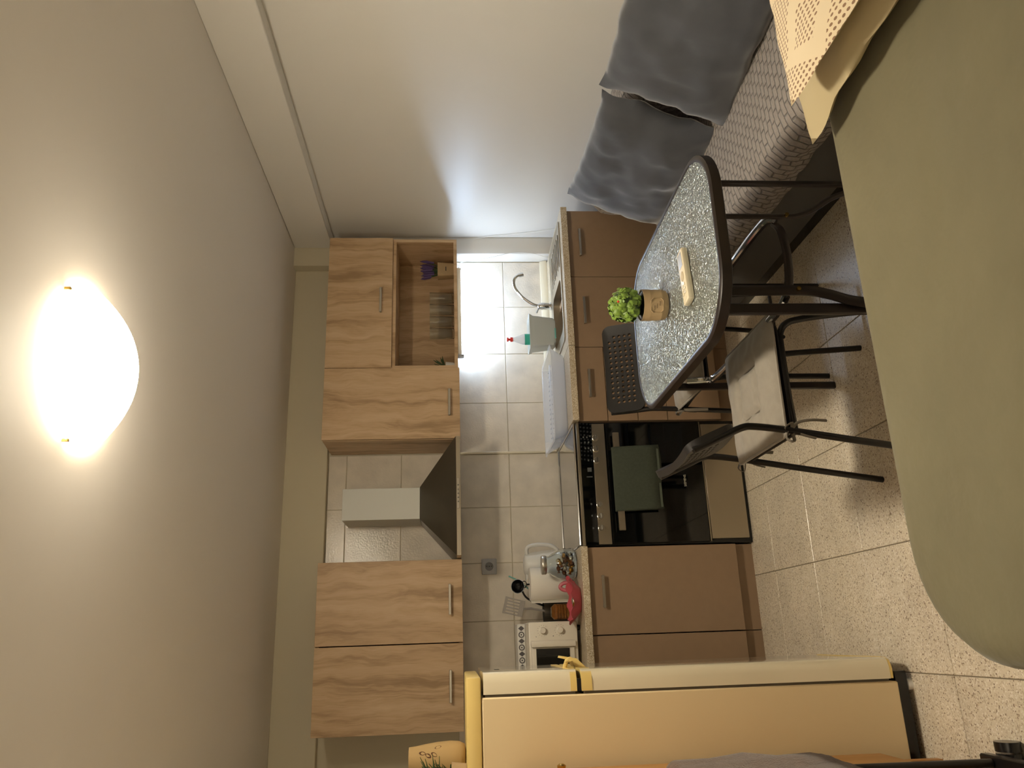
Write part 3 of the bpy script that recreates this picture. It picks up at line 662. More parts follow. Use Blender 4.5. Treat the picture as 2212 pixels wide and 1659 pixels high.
t = thing('ladle', 'black ladle standing in the utensil pot, bowl up', 'utensil', (ux, uy, Z0+.02))
g = B().lathe([(.001, -.024), (.02, -.019), (.033, -.002), (.036, .012), (.033, .012), (.03, .0), (.018, -.015), (.001, -.02)], n=24)
g.xf(Matrix.Translation((.262, 4.115, 1.088)) @ Matrix.Rotation(1.25, 4, 'X'))
g.tube(smooth_path([(.24, 4.13, 1.068), (.20, 4.13, 1.04), (.16, 4.13, .95), (.14, 4.13, .86)], 4), .005, 8)
put('ladle_body', g, M_BLACK, t)
put('spatula', B().tube([(.318, 4.16, 1.133), (.295, 4.16, 1.085), (.25, 4.16, 1.03)], [.003, .008, .007], 8, ry=.004).tube([(.25, 4.16, 1.03), (.155, 4.145, .86)], .004, 8), M_TEAL, label='turquoise handled spatula leaning out of the utensil pot', cat='utensil')
# mini oven
t = thing('mini_oven', 'white mini oven with two knobs beside the fridge', 'oven', (-.10, 3.92, Z0))
ox0, ox1, oy = -.30, .078, 3.765
put('body', B().box(ox0, ox1, oy, 4.10, Z0+.016, 1.076, bev=.008, seg=2), M_OVENW, t)
g = B()
for x in (ox0+.04, ox1-.03):
    for y in (oy+.03, 4.05): g.lathe([(.012, 0), (.014, .017)], x, y, Z0, n=12)
put('feet', g, M_BLACK, t)
for z in (1.010, .930):
    put('knob', B().lathe([(.0165, 0), (.0165, .004), (.0145, .005), (.0135, .018), (.012, .02)], n=24).xf(Matrix.Translation((.039, oy, z)) @ Matrix.Rotation(PI/2, 4, 'X')), M_OVENW, t)
g = B()
for z in (1.010, .930):
    for k in range(11):
        a = math.radians(-40+k*26); g.box(.039+.024*math.cos(a)-.001, .039+.024*math.cos(a)+.001, oy-.0006, oy, z+.024*math.sin(a)-.001, z+.024*math.sin(a)+.001)
g.box(.012, .016, oy-.0006, oy, .96, .964).box(.011, .014, oy-.0006, oy, 1.04, 1.043)
put('dial_marks', g, M_PATT_G, t)
dd = put('oven_door', B().box(ox0+.006, -.004, oy-.014, oy-.001, .868, 1.066, bev=.004, seg=2), M_OVENW, t)
put('door_handle', B().box(-.034, -.006, oy-.034, oy-.015, .862, 1.07, bev=.006, seg=2), M_OVENW, dd)
put('window', B().box(ox0+.03, -.040, oy-.0165, oy-.0145, .892, 1.045), M_BGLASS, dd)
# patterned tray mat on the oven
t = thing('patterned_tin', 'grey and white patterned flat tin on top of the mini oven', 'tin', (-.10, 4.0, 1.0765))
put('tin_body', B().box(-.28, .074, 3.93, 4.09, 1.077, 1.115, bev=.003), M_TRIMM, t)
g = B()
for k in range(12):
    cx = -.265+k*.029
    if k % 2: g.prism([(cx-.012, 1.096), (cx, 1.081), (cx+.012, 1.096), (cx, 1.111)], 3.9285, 3.9298, 'y')
    else:
        g.tube([(cx+.012*math.cos(a), 3.929, 1.096+.012*math.sin(a)) for a in [2*PI*q/12 for q in range(12)]], .0026, 5, closed=True)
        g.ball((cx, 3.929, 1.096), (.004, .001, .004), 6)
put('ornament', g, M_PATT_G, t)

# ------------------------------------------------------------------ fridge
FY0, FY1 = 2.487, 3.03
t = thing('fridge_freezer', 'cream fridge freezer with yellowed lid and trim', 'fridge', (-.42, 2.76, 0))
put('cabinet', B().box(-.745, -.158, FY0, FY1, .055, 1.3355, bev=.004), M_FRIDGE, t)
put('lid', B().box(-.75, -.100, FY0-.003, FY1+.003, 1.337, 1.3805, bev=.006, seg=2), M_FYEL, t)
def fdoor(z0, z1, nm):
    pts = [(-.150, FY0+.002), (-.150, FY1-.002)] + [(-.150+.0, FY1)][0:0]
    poly = [(-.150, FY1-.001), (-.118, FY1-.001), (-.095, FY1-.010), (-.088, FY1-.022), (-.088, FY0+.026), (-.0905, FY0+.016), (-.098, FY0+.008), (-.118, FY0+.001), (-.150, FY0+.001)]
    return put(nm, B().prism(poly, z0, z1), M_FDOOR, t, smooth=50)
d1 = fdoor(1.05, 1.330, 'freezer_door'); d2 = fdoor(.075, 1.035, 'fridge_door')
put('badge', B().box(-.0885, -.0875, 2.70, 2.76, 1.27, 1.285), M_BLACK, d1)
g = B()
for z0, z1 in ((1.055, 1.325), (.08, 1.03)): g.box(-.158, -.1505, FY0+.006, FY1-.006, z0, z1)
put('gasket', g, M_GASKET, t)
def cap(z0, z1, ofs=.0015):
    poly = [(-.149, FY0-.001), (-.118, FY0-ofs), (-.096, FY0+.009), (-.088, FY0+.03), (-.0865, FY0+.05), (-.0865, FY1-.05), (-.088, FY1-.03), (-.149, FY1-.002), (-.149, FY1-.03), (-.14, FY1-.03), (-.14, FY0+.03)]
    return B().prism(poly, z0, z1)
put('freezer_trim', cap(1.050, 1.069), M_FYEL, t); put('door_trim', cap(1.004, 1.036), M_FYEL, t); put('door_foot_trim', cap(.068, .0745), M_FYEL, t)
put('freezer_handle', B().tube([(-.09, 2.62, 1.068), (-.066, 2.60, 1.062), (-.06, 2.55, 1.06), (-.06, 2.53, 1.06)], .007, 8), M_FYEL, t)
put('door_handle', B().prism([(-.089, 1.0), (-.06, 1.03), (-.052, 1.075), (-.058, 1.078), (-.066, 1.045), (-.089, 1.034)], 2.60, 2.70, 'y'), M_FYEL, t)
put('hinge', B().box(-.15, -.115, FY0+.004, FY0+.03, 1.0365, 1.0495), M_BLACK, t)
put('plinth', B().box(-.745, -.13, FY0+.015, FY1-.01, .018, .054), M_BLACK, t)
for x in (-.17, -.70):
    for y in (FY0+.03, FY1-.05): put('foot', B().lathe([(.017, 0), (.017, .014), (.008, .018)], x, y, 0, n=16), M_TRIMM, t)
# vase and sprig on fridge
vx, vy, vz = -.347, 2.74, 1.3812
t = thing('vase', 'tan stoneware vase with cut out leaves on top of the fridge', 'vase', (vx, vy, vz))
vp = [(.024, 0), (.040, .004), (.048, .02), (.0505, .05), (.048, .09), (.043, .13), (.038, .160), (.036, .18), (.033, .18), (.034, .155), (.039, .12), (.044, .08), (.044, .03), (.01, .012)]
put('vase_body', B().lathe(vp, vx, vy, vz, n=40), M_TAN, t, smooth=60)
def leafcut(z, ang, tilt, l=.022, wd=.0065):
    n = 10; pts = []
    for k in range(n):
        a = 2*PI*k/n; u = l/2*math.cos(a); v = wd*math.sin(a)*(1-.25*abs(math.cos(a)))
        du, dz_ = u*math.cos(tilt)-v*math.sin(tilt), u*math.sin(tilt)+v*math.cos(tilt)
        zz = z+dz_; rad = .0512-.010*max(0, (zz-.05)/.13) if zz < .12 else .0445-.12*(zz-.12)
        aa = ang+du/rad; pts.append((vx+rad*math.cos(aa), vy+rad*math.sin(aa), vz+zz))
    b_ = B(); c = Vector((0, 0, 0))
    for p in pts: c += Vector(p)
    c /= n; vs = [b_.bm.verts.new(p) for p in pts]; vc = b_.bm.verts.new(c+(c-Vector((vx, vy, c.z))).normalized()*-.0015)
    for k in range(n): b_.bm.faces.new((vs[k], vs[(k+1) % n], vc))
    return b_
for z, a, tl in ((.137, -1.05, 1.35), (.118, -1.25, 1.0), (.100, -1.2, 1.0), (.088, -.72, 1.9)):
    put('leaf_cutout', leafcut(z, a, tl), M_TANIN, t)
t = thing('fir_sprig', 'small dark green fir sprig in front of the tan vase', 'plant', (-.365, 2.62, vz))
g = B(); random.seed(5)
put('pot', B().lathe([(.026, 0), (.032, .045), (.029, .045), (.02, .01)], -.372, 2.60, vz, n=20), M_POT, t)
for k in range(150):
    a = random.uniform(0, 2*PI); e = random.uniform(-.1, 1.4); l = random.uniform(.02, .058)
    p0 = Vector((-.372, 2.60, vz+.085+random.uniform(-.04, .035))); dv = Vector((math.cos(a)*math.cos(e), math.sin(a)*math.cos(e), math.sin(e)))
    g.tube([p0, p0+dv*l], [.0022, .0008], 4)
put('needles', g, M_LEAFD, t, kind='stuff')

# ------------------------------------------------------------------ things at the lower left
t = thing('wooden_cabinet', 'orange beech cabinet with brass knob in front of the fridge side', 'cabinet', (-.55, 2.2, 0))
put('body', B().box(-.76, -.367, 1.95, 2.45, .12, 1.26, bev=.004), M_ORANGE, t)
cd = put('door', B().box(-.366, -.349, 1.955, 2.44, .17, 1.25, bev=.006, seg=2), M_ORANGE, t)
put('knob', B().lathe([(.006, 0), (.005, .012), (.011, .020), (.012, .027), (.006, .031)], n=18).xf(Matrix.Translation((-.350, 2.307, 1.13)) @ Matrix.Rotation(PI/2, 4, 'Y')), M_BRASS, cd)
for x in (-.73, -.385):
    for y in (1.98, 2.43): put('leg', B().box(x-.015, x+.015, y-.015, y+.015, 0, .12), M_ORANGE, t)
t = thing('rolling_rack', 'black tubular rolling rack at the lower left', 'rack', (-.36, 1.75, 0))
put('frame', B().tube([(-.328, 2.05, .09), (-.322, 2.045, .80), (-.322, 2.04, .86), (-.322, 2.0, .90), (-.322, 1.5, .90), (-.322, 1.46, .86), (-.328, 1.45, .09)], .0105, 10).box(-.345, -.311, 1.40, 2.10, .06, .088, bev=.004), M_DARKMET, t)
for y in (2.065, 1.44):
    put('wheel', B().tube([(-.335, y, .03), (-.310, y, .03)], .03, 20).tube([(-.306, y, .03), (-.283, y, .03)], .03, 20), M_BLACK, t)
g = B(); L = []
nn = 26
for i in range(nn+1):
    y = 1.62+(2.0-1.62)*i/nn; row = []
    for k in range(25):
        a = PI*(k-4)/16
        if k < 4: x, z = -.318-.020, .895-(4-k)*.085
        elif k > 20: x, z = -.318+.042, .895-(k-20)*.082
        else: x, z = -.318-(.022 if k < 12 else .042)*math.cos(a), .895+.030*math.sin(a)
        nv = noise.noise(Vector((x*9, y*9, z*7)))*.016+noise.noise(Vector((x*30, y*26, z*22)))*.006
        row.append((x+nv*(1 if x > -.322 else -1), y, z+abs(nv)*.5))
    L.append(row)
g.loops(L, closed=False)
tw = put('bath_towel', g, M_TOWEL, label='fluffy brown towel draped over the black rack', cat='towel', smooth=80)
md = tw.modifiers.new('s', 'SOLIDIFY'); md.thickness = .012; md.offset = -1

# ------------------------------------------------------------------ sofa
t = thing('sofa', 'grey quilted sofa bed along the right wall', 'sofa', (1.87, 2.6, 0))
SY0, SY1 = 1.62, 3.44
put('base', B().box(1.475, 2.295, SY0+.02, SY1-.01, .05, .25, bev=.01, seg=2), M_QUILTDARK, t)
put('plinth_rail', B().box(1.488, 2.28, SY0+.05, SY1-.04, 0, .049), M_BLACK, t)
def sweep(poly, y0, y1, n, amp, fx, close=True):
    L = []
    for i in range(n+1):
        y = y0+(y1-y0)*i/n; e = min(1, min(i, n-i)/2.0+.0); row = []
        cx = sum(p[0] for p in poly)/len(poly); cz = sum(p[1] for p in poly)/len(poly)
        sc = 1-.06*(1-e)
        for (x, z) in poly:
            a = fx(x, z)*amp
            nx_ = noise.noise(Vector((x*8, y*11, z*8)))*a; nz_ = noise.noise(Vector((x*13+5, y*9, z*9)))*a*.6
            row.append((cx+(x-cx)*sc+nx_, y, cz+(z-cz)*sc+nz_))
        L.append(row)
    return B().loops(L)
def dens(poly, n=5):
    out = []
    for i in range(len(poly)):
        a, b_ = poly[i], poly[(i+1) % len(poly)]
        m_ = max(1, int(math.dist(a, b_)/.035))
        for k in range(m_): out.append((a[0]+(b_[0]-a[0])*k/m_, a[1]+(b_[1]-a[1])*k/m_))
    return out
seat = dens([(1.455, .237), (1.445, .29), (1.46, .335), (1.49, .362), (1.54, .376), (1.65, .382), (1.85, .384), (2.15, .384), (2.15, .255), (1.48, .252)])
put('seat_cover', sweep(seat, SY0, SY1, 90, .018, lambda x, z: 1.0 if x < 1.52 else .12), M_QUILT, t, smooth=70)
back = dens([(2.09, .385), (2.055, .50), (2.045, .60), (2.06, .655), (2.10, .69), (2.16, .705), (2.24, .705), (2.30, .695), (2.30, .26), (2.16, .26)])
put('backrest', sweep(back, SY0, SY1+.06, 90, .010, lambda x, z: 1.0 if z > .45 and x < 2.27 else 0), M_QUILT, t, smooth=70)

def cushion(name, hw, hd, hh, M4, m_, label=None, cat=None, group=None, parent=None, n=30, wr=.012, seed=0, pinch=.05):
    g = B(); bm = g.bm; rows = {}
    for sd in (1, -1):
        for i in range(n+1):
            for j in range(n+1):
                u = -1+2*i/n; v = -1+2*j/n
                edge = (i in (0, n) or j in (0, n))
                h = hh*((max(0, 1-abs(u)**2.6))**.55)*((max(0, 1-abs(v)**2.6))**.55)
                x = u*hw*(1-pinch*(1-v*v)*abs(u)**2); y = v*hd*(1-pinch*(1-u*u)*abs(v)**2)
                f = (1-(max(abs(u), abs(v)))**6)
                q = noise.noise(Vector((x*7+seed, y*7, sd*3)))*wr*1.2+noise.noise(Vector((x*19+seed, y*15, sd*5)))*wr*.6
                rad = math.hypot(1-abs(u), 1-abs(v))
                q += .5*wr*math.sin(14*math.atan2(1-abs(v)+.02, 1-abs(u)+.02))*max(0, .5-rad)*2*f
                x += noise.noise(Vector((u*2.3+seed, v*4.1, 7)))*wr*1.1; y += noise.noise(Vector((u*4.3, v*2.1+seed, 3)))*wr*1.1
                zb = noise.noise(Vector((u*1.7+seed, v*1.9, 11)))*wr*1.2
                p = Vector((x, y, zb+sd*(h+q*f)))
                if edge and sd == -1: rows[(sd, i, j)] = rows[(1, i, j)]
                else: rows[(sd, i, j)] = bm.verts.new(M4 @ p)
        for i in range(n):
            for j in range(n):
                try: bm.faces.new((rows[(sd, i, j)], rows[(sd, i+1, j)], rows[(sd, i+1, j+1)], rows[(sd, i, j+1)]))
                except ValueError: pass
    return put(name, g, m_, parent, label=label, cat=cat, group=group, smooth=80)

def frame(o, ax, ay):
    ax = Vector(ax).normalized(); ay = Vector(ay); ay = (ay-ax*ay.dot(ax)).normalized(); az = ax.cross(ay)
    m_ = Matrix((ax, ay, az)).transposed().to_4x4(); m_.translation = Vector(o); return m_
cushion('sofa_pillow', .42, .25, .085, frame((1.965, 2.93, .595), (.05, .985, .035), (.34, 0, .94)), M_VELVET, label='charcoal velvet pillow at the kitchen end of the sofa', cat='pillow', group=None, seed=2, wr=.014)
cushion('sofa_pillow', .40, .25, .085, frame((1.935, 2.05, .605), (-.06, .99, .0), (.36, .02, .93)), M_VELVET, label='charcoal velvet pillow nearer the bed on the sofa', cat='pillow', seed=9, wr=.014)

# ------------------------------------------------------------------ bed
t = thing('bed', 'bed with plain olive fitted sheet filling the foreground', 'bed', (1.0, .85, 0))
BX0, BX1, BY0, BY1, BZ = -.075, 2.25, .15, 1.53, .53
cx, cy, hx, hy = (BX0+BX1)/2, (BY0+BY1)/2, (BX1-BX0)/2, (BY1-BY0)/2
pr = [(.075, .20), (.02, .24), (0.0, .30), (0.0, .44), (.003, .472), (.010, .497), (.022, .514), (.042, .525), (.07, .5295), (.12, .53)]
L = []
for ins, z in pr:
    row = []
    for (x, y) in rrect(cx, cy, hx-ins, hy-ins, .22-ins*.6, 10):
        q = noise.noise(Vector((x*6, y*6, z*4)))*.010*(1 if z < .5 else .3)
        row.append((x+q, y+q*.7, z+q*.3))
    L.append(row)
put('fitted_sheet', B().loops(L), M_SHEET, t, smooth=60)
put('mattress_base', B().loops([[(x, y, z) for x, y in rrect(cx, cy, hx-.05, hy-.04, .1, 6)] for z in (.06, .205)]), M_QUILTDARK, t)
for x in (BX0+.15, BX1-.15):
    for y in (BY0+.12, BY1-.12): put('leg', B().lathe([(.025, 0), (.025, .06)], x, y, 0, n=16), M_BLACK, t)
dA = Vector((.233, -.972, 0)); nA = Vector((.972, .233, 0))
def pil(corner, z, hw, hd, d_, n_):
    dA = Vector((*d_, 0)).normalized(); nA = Vector((*n_, 0)).normalized()
    c = Vector((corner[0], corner[1], z))+nA*hw+dA*hd
    return frame(c, nA, -dA)
cushion('bed_pillow', .31, .36, .052, pil((1.02, 1.49), .583, .30, .36, (.22, -.975), (.995, .08)), M_SHEETPALE, label='pale olive pillow lying under the printed pillow on the bed', cat='pillow', seed=4, wr=.012, pinch=.02)
cushion('bed_pillow', .33, .33, .048, pil((1.035, 1.375), .675, .32, .33, (.14, -.99), (1, .0)), M_PRINT, label='cream pillow printed with brown dashes, top of the bed pillows', cat='pillow', seed=6, wr=.012, pinch=.02)

# ------------------------------------------------------------------ table
TX, TY, TZ = 1.053, 2.30, .705
hx, hy = .283, .475
t = thing('glass_table', 'small folding table with hammered glass top and dark frame', 'table', (TX, TY, 0))
def oval(ins, n=12):
    pts = rrect(0, 0, hx-ins, hy-ins, .165-ins*.7, n); out = []
    for x, y in pts:
        out.append((TX+x*(1+.03*(1-(y/hy)**2)), TY+y*(1+.03*(1-(x/hx)**2))))
    return out
put('glass_top', B().loops([[(x, y, TZ-.008) for x, y in oval(.018)], [(x, y, TZ-.002) for x, y in oval(.018)]]), M_HGLASS, t, smooth=30)
put('rim', B().loops([[(x, y, TZ-.034) for x, y in oval(.006)], [(x, y, TZ-.030) for x, y in oval(0)], [(x, y, TZ-.004) for x, y in oval(0)], [(x, y, TZ) for x, y in oval(.006)], [(x, y, TZ) for x, y in oval(.014)], [(x, y, TZ-.001) for x, y in oval(.0175)], [(x, y, TZ-.034) for x, y in oval(.0175)], [(x, y, TZ-.034) for x, y in oval(.006)]], capA=False, capB=False), M_BROWNMET, t)
def flat(path, a=.014, b_=.008): return B().tube(smooth_path(path, 5), a, 10, ry=b_)
OX = {-1: .857, 1: 1.262}; IX = {-1: .906, 1: 1.140}; WX = {-1: .0165, 1: .0085}
for sx in (-1, 1):
    put('leg', B().box(OX[sx]-WX[sx], OX[sx]+WX[sx], 1.957, 1.973, 0, TZ-.03, bev=.004), M_BROWNMET, t)
    put('leg', B().box(OX[sx]-WX[sx]*.8, OX[sx]+WX[sx]*.8, 2.657, 2.673, 0, TZ-.03, bev=.004), M_BROWNMET, t)
    x = IX[sx]; k = {-1: .6, 1: 1.25}[sx]
    put('curved_leg', B().tube(smooth_path([(x, 1.945, TZ-.03), (x, 1.945, .55), (x, 1.945, .45), (x+sx*.004*k, 1.945, .40), (x+sx*.022*k, 1.945, .35), (x+sx*.052*k, 1.945, .29), (x+sx*.075*k, 1.94, .20), (x+sx*.085*k, 1.935, .1), (x+sx*.09*k, 1.93, 0)], 5), .008, 10, ry=WX[sx]*.95), M_BROWNMET, t)
    rp = [(x+sx*.004, 1.97, .462), (x+sx*.03, 2.04, .468), (x+sx*.035, 2.3, .47), (x+sx*.035, 2.6, .47), (x+sx*.035, 2.63, .50), (x+sx*.035, 2.64, .56)]
    sr = put('side_rail', B().tube(smooth_path(rp, 5), .006, 8, ry=.014), M_BROWNMET, t)
    put('rail_highlight', B().tube(smooth_path([(a_, b_-.004, c_+.008) for a_, b_, c_ in rp], 5), .0075, 8, ry=.0115), M_CHROME, sr)  # bright chrome strip laid on the dark rail as its highlight
    put('bolt', B().tube([(x, 1.938, .445), (x, 1.930, .445)], .006, 10), M_BRASS, t)
put('front_stretcher', B().tube(smooth_path([(.91, 1.985, .462), (.94, 1.962, .456), (1.02, 1.955, .452), (1.10, 1.962, .456), (1.136, 1.985, .462)], 5), .014, 8, ry=.008), M_BROWNMET, t)
put('rear_stretcher', B().tube([(TX-.195, 2.665, .2), (TX+.195, 2.665, .2)], .007, 8).tube([(TX-.1, 2.4, .66), (TX+.1, 2.4, .66)], .004, 8), M_BROWNMET, t)

# remote on the table
a = -.10
t = thing('remote_control', 'cream air conditioner remote lying on the glass table', 'remote', (1.012, 2.075, TZ))
mr = Matrix.Translation((1.014, 2.078, TZ+.0005)) @ Matrix.Rotation(.11, 4, 'Z')
put('case', B().box(-.088, .088, -.026, .026, 0, .019, bev=.004, seg=2).xf(mr), M_CREAM, t)
put('display', B().box(.03, .078, -.017, .017, .0192, .0198).xf(mr), mat('lcd_grey', C(176, 176, 178), .2), t)
put('power_button', B().lathe([(.0125, .019), (.0125, .0205)], n=20, sx=1.3).xf(mr @ Matrix.Translation((.0, 0, 0))), mat('button_tan', C(196, 176, 134), .5), t)
g = B()
for k in range(3):
    for q in range(2): g.box(-.034-k*.014, -.026-k*.014, -.013+q*.017, -.003+q*.017, .019, .0212, bev=.001)
g.box(-.078, -.074, -.012, .012, .019, .0195)
put('buttons', g.xf(mr), M_CREAM, t)
# plant on the table
px, py = 1.035, 2.335
t = thing('potted_plant', 'round green artificial plant in a kraft pot on the glass table', 'plant', (px, py, TZ))
put('pot', B().lathe([(.038, 0), (.046, .004), (.050, .014), (.0505, .022), (.0515, .024), (.0505, .027), (.0515, .06), (.052, .063), (.0515, .066), (.052, .085), (.049, .085), (.047, .07), (.04, .02), (.01, .012)], px, py, TZ, n=40), M_POT, t, smooth=60)
dirn = Vector((px, py, 0)).normalized(); tng = Vector((-dirn.y, dirn.x, 0))
g = B()
oc = [(-.024, -.012), (-.016, -.02), (.016, -.02), (.024, -.012), (.024, .012), (.016, .02), (-.016, .02), (-.024, .012)]
def onpot(u, v, o): 
    an = u/.0515; return Vector((px, py, TZ+.043+v))+(-dirn*math.cos(an)+tng*(-math.sin(an)))*(.0515+o)
ring = [onpot(u, v, .0012) for u, v in oc]
g.tube([tuple(p) for p in ring], .0018, 6, closed=True)
put('embossed_frame', g, M_POT, t)
g = B()
for k, (u, v) in enumerate([(-.008, .008), (-.002, .0), (.006, -.009)]):
    for q in range(4):
        c = onpot(u+(q-1.5)*.0038, v, .0006); g.ball(c, .0011, 6)
put('printed_letters', g, M_BLACK, t)
put('soil', B().lathe([(.047, .082), (.03, .09)], px, py, TZ, n=24), M_BLACK, t)
random.seed(21)
cc = Vector((px, py, TZ+.135)); R_ = .060
# one leaf mesh shape, copied over the ball
def leaf_mesh():
    b_ = B(); n = 5; L = []
    for i in range(n+1):
        v = i/n; wd = .0155*math.sin(PI*min(1, v*.82+.12))**.7; row = []
        for j in range(5):
            u = -1+j/2.0
            row.append((u*wd, v*.026-.004, .006*u*u*(.4+v)+.010*v*v+(.0015*math.sin(j*2.1+i))))
        L.append(row)
    b_.loops(L, closed=False)
    bmesh.ops.recalc_face_normals(b_.bm, faces=b_.bm.faces[:])
    me = bpy.data.meshes.new('leaf'); b_.bm.to_mesh(me); b_.bm.free(); me.shade_smooth(); me.materials.append(M_LEAF); return me
lm = leaf_mesh(); NL = 210
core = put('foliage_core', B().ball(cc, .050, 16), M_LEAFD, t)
Winv = W[t.name].inverted()
for k in range(NL):
    zz = 1-2*(k+.5)/NL; ph = k*2.399963; rr = math.sqrt(1-zz*zz)
    nrm = Vector((rr*math.cos(ph), rr*math.sin(ph), zz))
    if zz < -.82: continue
    tt = nrm.orthogonal().normalized(); tt = Matrix.Rotation(random.uniform(0, 2*PI), 3, nrm) @ tt
    out = (nrm*.75+tt*.65).normalized(); side = nrm.cross(tt).normalized(); up_ = side.cross(out).normalized()
    m3 = Matrix((side, out, up_)).transposed().to_4x4(); m3.translation = cc+nrm*(.048+random.uniform(-.004, .003))
    o = bpy.data.objects.new('leaf', lm); COL.objects.link(o); o.parent = t; s_ = random.uniform(.7, 1.0); o.matrix_local = Winv @ m3 @ Matrix.Diagonal((s_, s_, s_, 1))
put('berry', B().ball(cc+(-dirn*.045+Vector((0, 0, .035))+tng*-.012), .004, 8), M_REDCAP, t)

# ------------------------------------------------------------------ chairs (local frame: faces +y)
def tufted_cushion(parent):
    g = B(); bm = g.bm; n = 36; hw = .195; hd = .19; rows = {}
    for sd in (1, -1):
        for i in range(n+1):
            for j in range(n+1):
                u = -1+2*i/n; v = -1+2*j/n
                f = ((max(0, 1-abs(u)**5))**.5)*((max(0, 1-abs(v)**5))**.5)
                h = .023*f
                m_ = max(abs(u), abs(v))
                if sd == 1:
                    h -= .015*math.exp(-((m_-.38)/.05)**2)      # stitched square
                    h += .007*noise.noise(Vector((u*4+1, v*4, 0)))*f
                x = u*hw*(1-.03*(1-v*v)); y = v*hd*(1-.03*(1-u*u)); 
                if v > 0: x *= 1+.05*v
                edge = i in (0, n) or j in (0, n)
                if edge and sd == -1: rows[(sd, i, j)] = rows[(1, i, j)]
                else: rows[(sd, i, j)] = bm.verts.new((x, y+.0, .474+sd*h))
        for i in range(n):
            for j in range(n):
                bm.faces.new((rows[(sd, i, j)], rows[(sd, i+1, j)], rows[(sd, i+1, j+1)], rows[(sd, i, j+1)]))
    c = put('seat_cushion', g, M_LINEN, parent, smooth=70)
    pts = []
    for x, y in rrect(0, 0, hw*.985, hd*.985, .02, 4): pts.append((x*(1+.05*max(0, y/hd)), y, .474))
    put('piping', B().tube(pts, .004, 6, closed=True), M_LINEN, c)
    put('stitched_square', B().tube([(x, y, .4835) for x, y in rrect(0, 0, .38*.195, .38*.19, .012, 3)], .0022, 6, closed=True), M_SEAM, c)
    for sx in (-1, 1):
        x, y = sx*.187, -.165
        g = B()
        for a_ in (0.5, 2.3): g.tube(smooth_path([(x, y, .462), (x+sx*.012, y-.02*math.cos(a_)-.012, .478), (x+sx*.014, y-.035*math.cos(a_)-.01, .458), (x, y-.008, .455)], 4), .0015, 6, ry=.006)
        g.tube(smooth_path([(x, y-.005, .455), (x+sx*.01, y+.015, .44), (x+sx*.012, y+.022, .40), (x+sx*.010, y+.02, .355)], 4), .004, 8, ry=.007)
        g.tube(smooth_path([(x, y-.005, .455), (x+sx*.006, y-.02, .425), (x+sx*.006, y-.03, .39)], 4), .0025, 8, ry=.005)
        put('tie', g, M_SEAM, c)
    return c

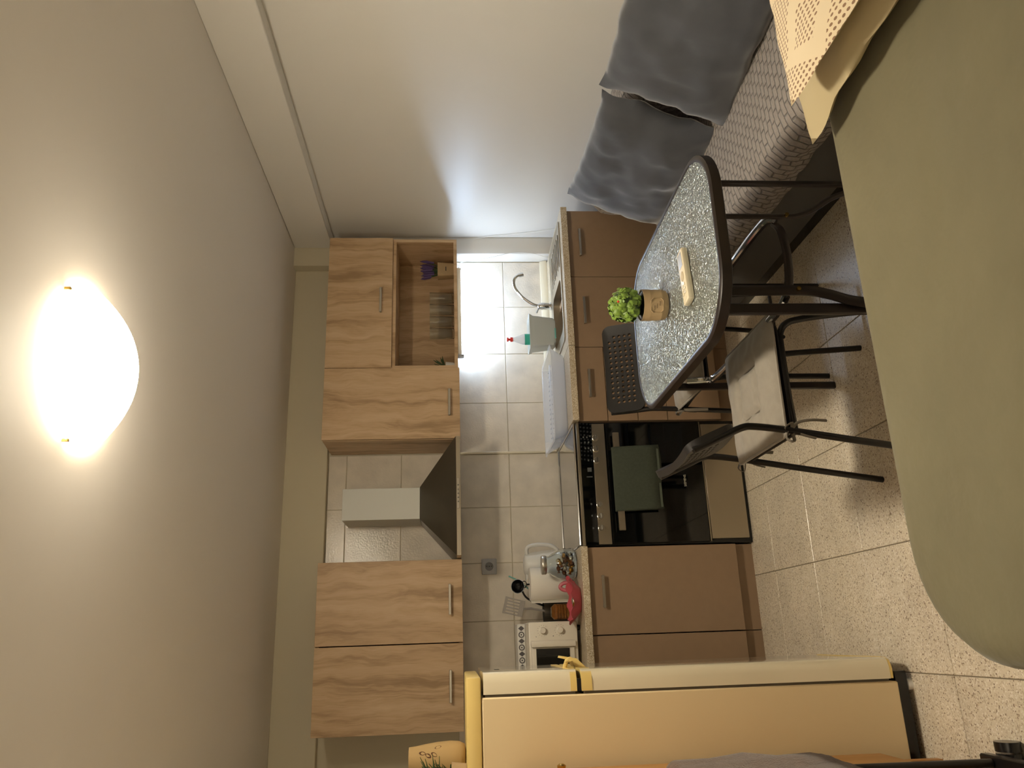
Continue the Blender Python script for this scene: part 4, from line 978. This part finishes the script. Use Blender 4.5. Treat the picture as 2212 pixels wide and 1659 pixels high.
def backrest_mesh():
    g = B(); bm = g.bm; nc, nr, cs = 14, 5, .0225; hw, hh = nc*cs/2, nr*cs/2; rh = .0068; th = .007
    V = {}
    def vert(x, z, s_):
        k = (round(x, 5), round(z, 5), s_)
        if k not in V: V[k] = bm.verts.new((x, s_*th, z))
        return V[k]
    def cellf(cx, cz, hole):
        P8 = [(cx+cs/2*a_, cz+cs/2*b_) for a_, b_ in ((1, 0), (1, 1), (0, 1), (-1, 1), (-1, 0), (-1, -1), (0, -1), (1, -1))]
        H8 = [(cx+rh*math.cos(PI/4*k), cz+rh*math.sin(PI/4*k)) for k in range(8)]
        for s_ in (1, -1):
            if not hole: bm.faces.new([vert(x, z, s_) for x, z in P8]); continue
            for k in range(8):
                q = (k+1) % 8; bm.faces.new((vert(*P8[k], s_), vert(*P8[q], s_), vert(*H8[q], s_), vert(*H8[k], s_)))
        if hole:
            for k in range(8):
                q = (k+1) % 8; bm.faces.new((vert(*H8[k], 1), vert(*H8[q], 1), vert(*H8[q], -1), vert(*H8[k], -1)))
    for c in range(nc):
        for r in range(nr):
            hole = not ((c in (0, nc-1)) and r == nr-1)
            cellf(-hw+cs*(c+.5), -hh+cs*(r+.5), hole)
    # border
    per = []
    for k in range(2*nc): per.append((-hw+k*cs/2, hh))
    for k in range(2*nr): per.append((hw, hh-k*cs/2))
    for k in range(2*nc): per.append((hw-k*cs/2, -hh))
    for k in range(2*nr): per.append((-hw, -hh+k*cs/2))
    OW, OT, OB, rc = .195, hh+.016, hh+.03, .035
    def outer(x, z):
        top = OT if z > 0 else OB
        ox, oz = x*OW/hw, z*top/hh
        # round corners
        cx_, cz_ = OW-rc, top-rc
        if abs(ox) > cx_ and abs(oz) > cz_:
            d = Vector((abs(ox)-cx_, abs(oz)-cz_)); 
            if d.length > 0: d = d.normalized()*rc if max(abs(ox)/OW, abs(oz)/top) > .999 else d
            ox = math.copysign(cx_+d.x, ox); oz = math.copysign(cz_+d.y, oz)
        return ox, oz
    n = len(per); fr, bk, fo, bo_ = [], [], [], []
    for x, z in per:
        ox, oz = outer(x, z)
        fr.append(vert(x, z, 1)); bk.append(vert(x, z, -1))
        fo.append(bm.verts.new((ox, th*1.6, oz))); bo_.append(bm.verts.new((ox, -th*1.6, oz)))
    for k in range(n):
        q = (k+1) % n
        bm.faces.new((fr[k], fr[q], fo[q], fo[k])); bm.faces.new((bk[q], bk[k], bo_[k], bo_[q])); bm.faces.new((fo[k], fo[q], bo_[q], bo_[k]))
    for v in bm.verts:   # gentle curve round the sitter and lean
        x, y, z = v.co; y -= -.5*x*x*1.0
        v.co = (x, y, z)
    return g

def make_chair(label):
    t = thing('dining_chair', label, 'chair', (0, 0, 0), 0)
    ang = .38
    for sx in (-1, 1):
        x = sx*.188
        rp = smooth_path([(x, -.245, 0), (x, -.205, .25), (x, -.170, .46), (x, -.157, .56), (x, -.160, .60), (x, -.186, .66), (x*.99, -.222, .745)], 5)
        put('rear_leg', B().tube(rp, .0105, 10), M_DARKMET, t)
        fx = sx*.165
        fp = smooth_path([(fx*1.08, .215, 0), (fx*1.03, .195, .25), (fx, .180, .37), (fx, .165, .415), (fx, .135, .436), (fx, .09, .440), (fx, -.05, .440), (x*.93, -.168, .440)], 6)
        put('front_leg', B().tube(fp, .0105, 10), M_DARKMET, t)
        for yy, zz in ((.213, 0), (-.245, 0)): pass
    put('seat_pan', B().loops([[(x, y, z) for x, y in rrect(0, -.0, .178, .175, .04, 5)] for z in (.4485, .4525)]), M_BPLAST, t)
    for yy, zz in ((.12, .432), (-.172, .435)): put('cross_bar', B().tube([(-.175, yy, zz), (.175, yy, zz)], .006, 8), M_DARKMET, t)
    g = backrest_mesh(); g.xf(Matrix.Translation((0, -.203, .688)) @ Matrix.Rotation(.40, 4, 'X'))
    put('backrest', g, M_BPLAST, t, smooth=40)
    tufted_cushion(t)
    return t
c1 = make_chair('black tube chair with linen seat pad on the left side of the glass table')
c2 = copy_tree(c1); c2['label'] = 'black tube chair behind the glass table, perforated back against the drawers'
c1.location = (.708, 2.275, 0); c1.rotation_euler = (0, 0, -PI/2)
c2.location = (1.083, 2.915, 0); c2.rotation_euler = (0, 0, PI)
for c in (c1, c2): c['group'] = 'black dining chairs'
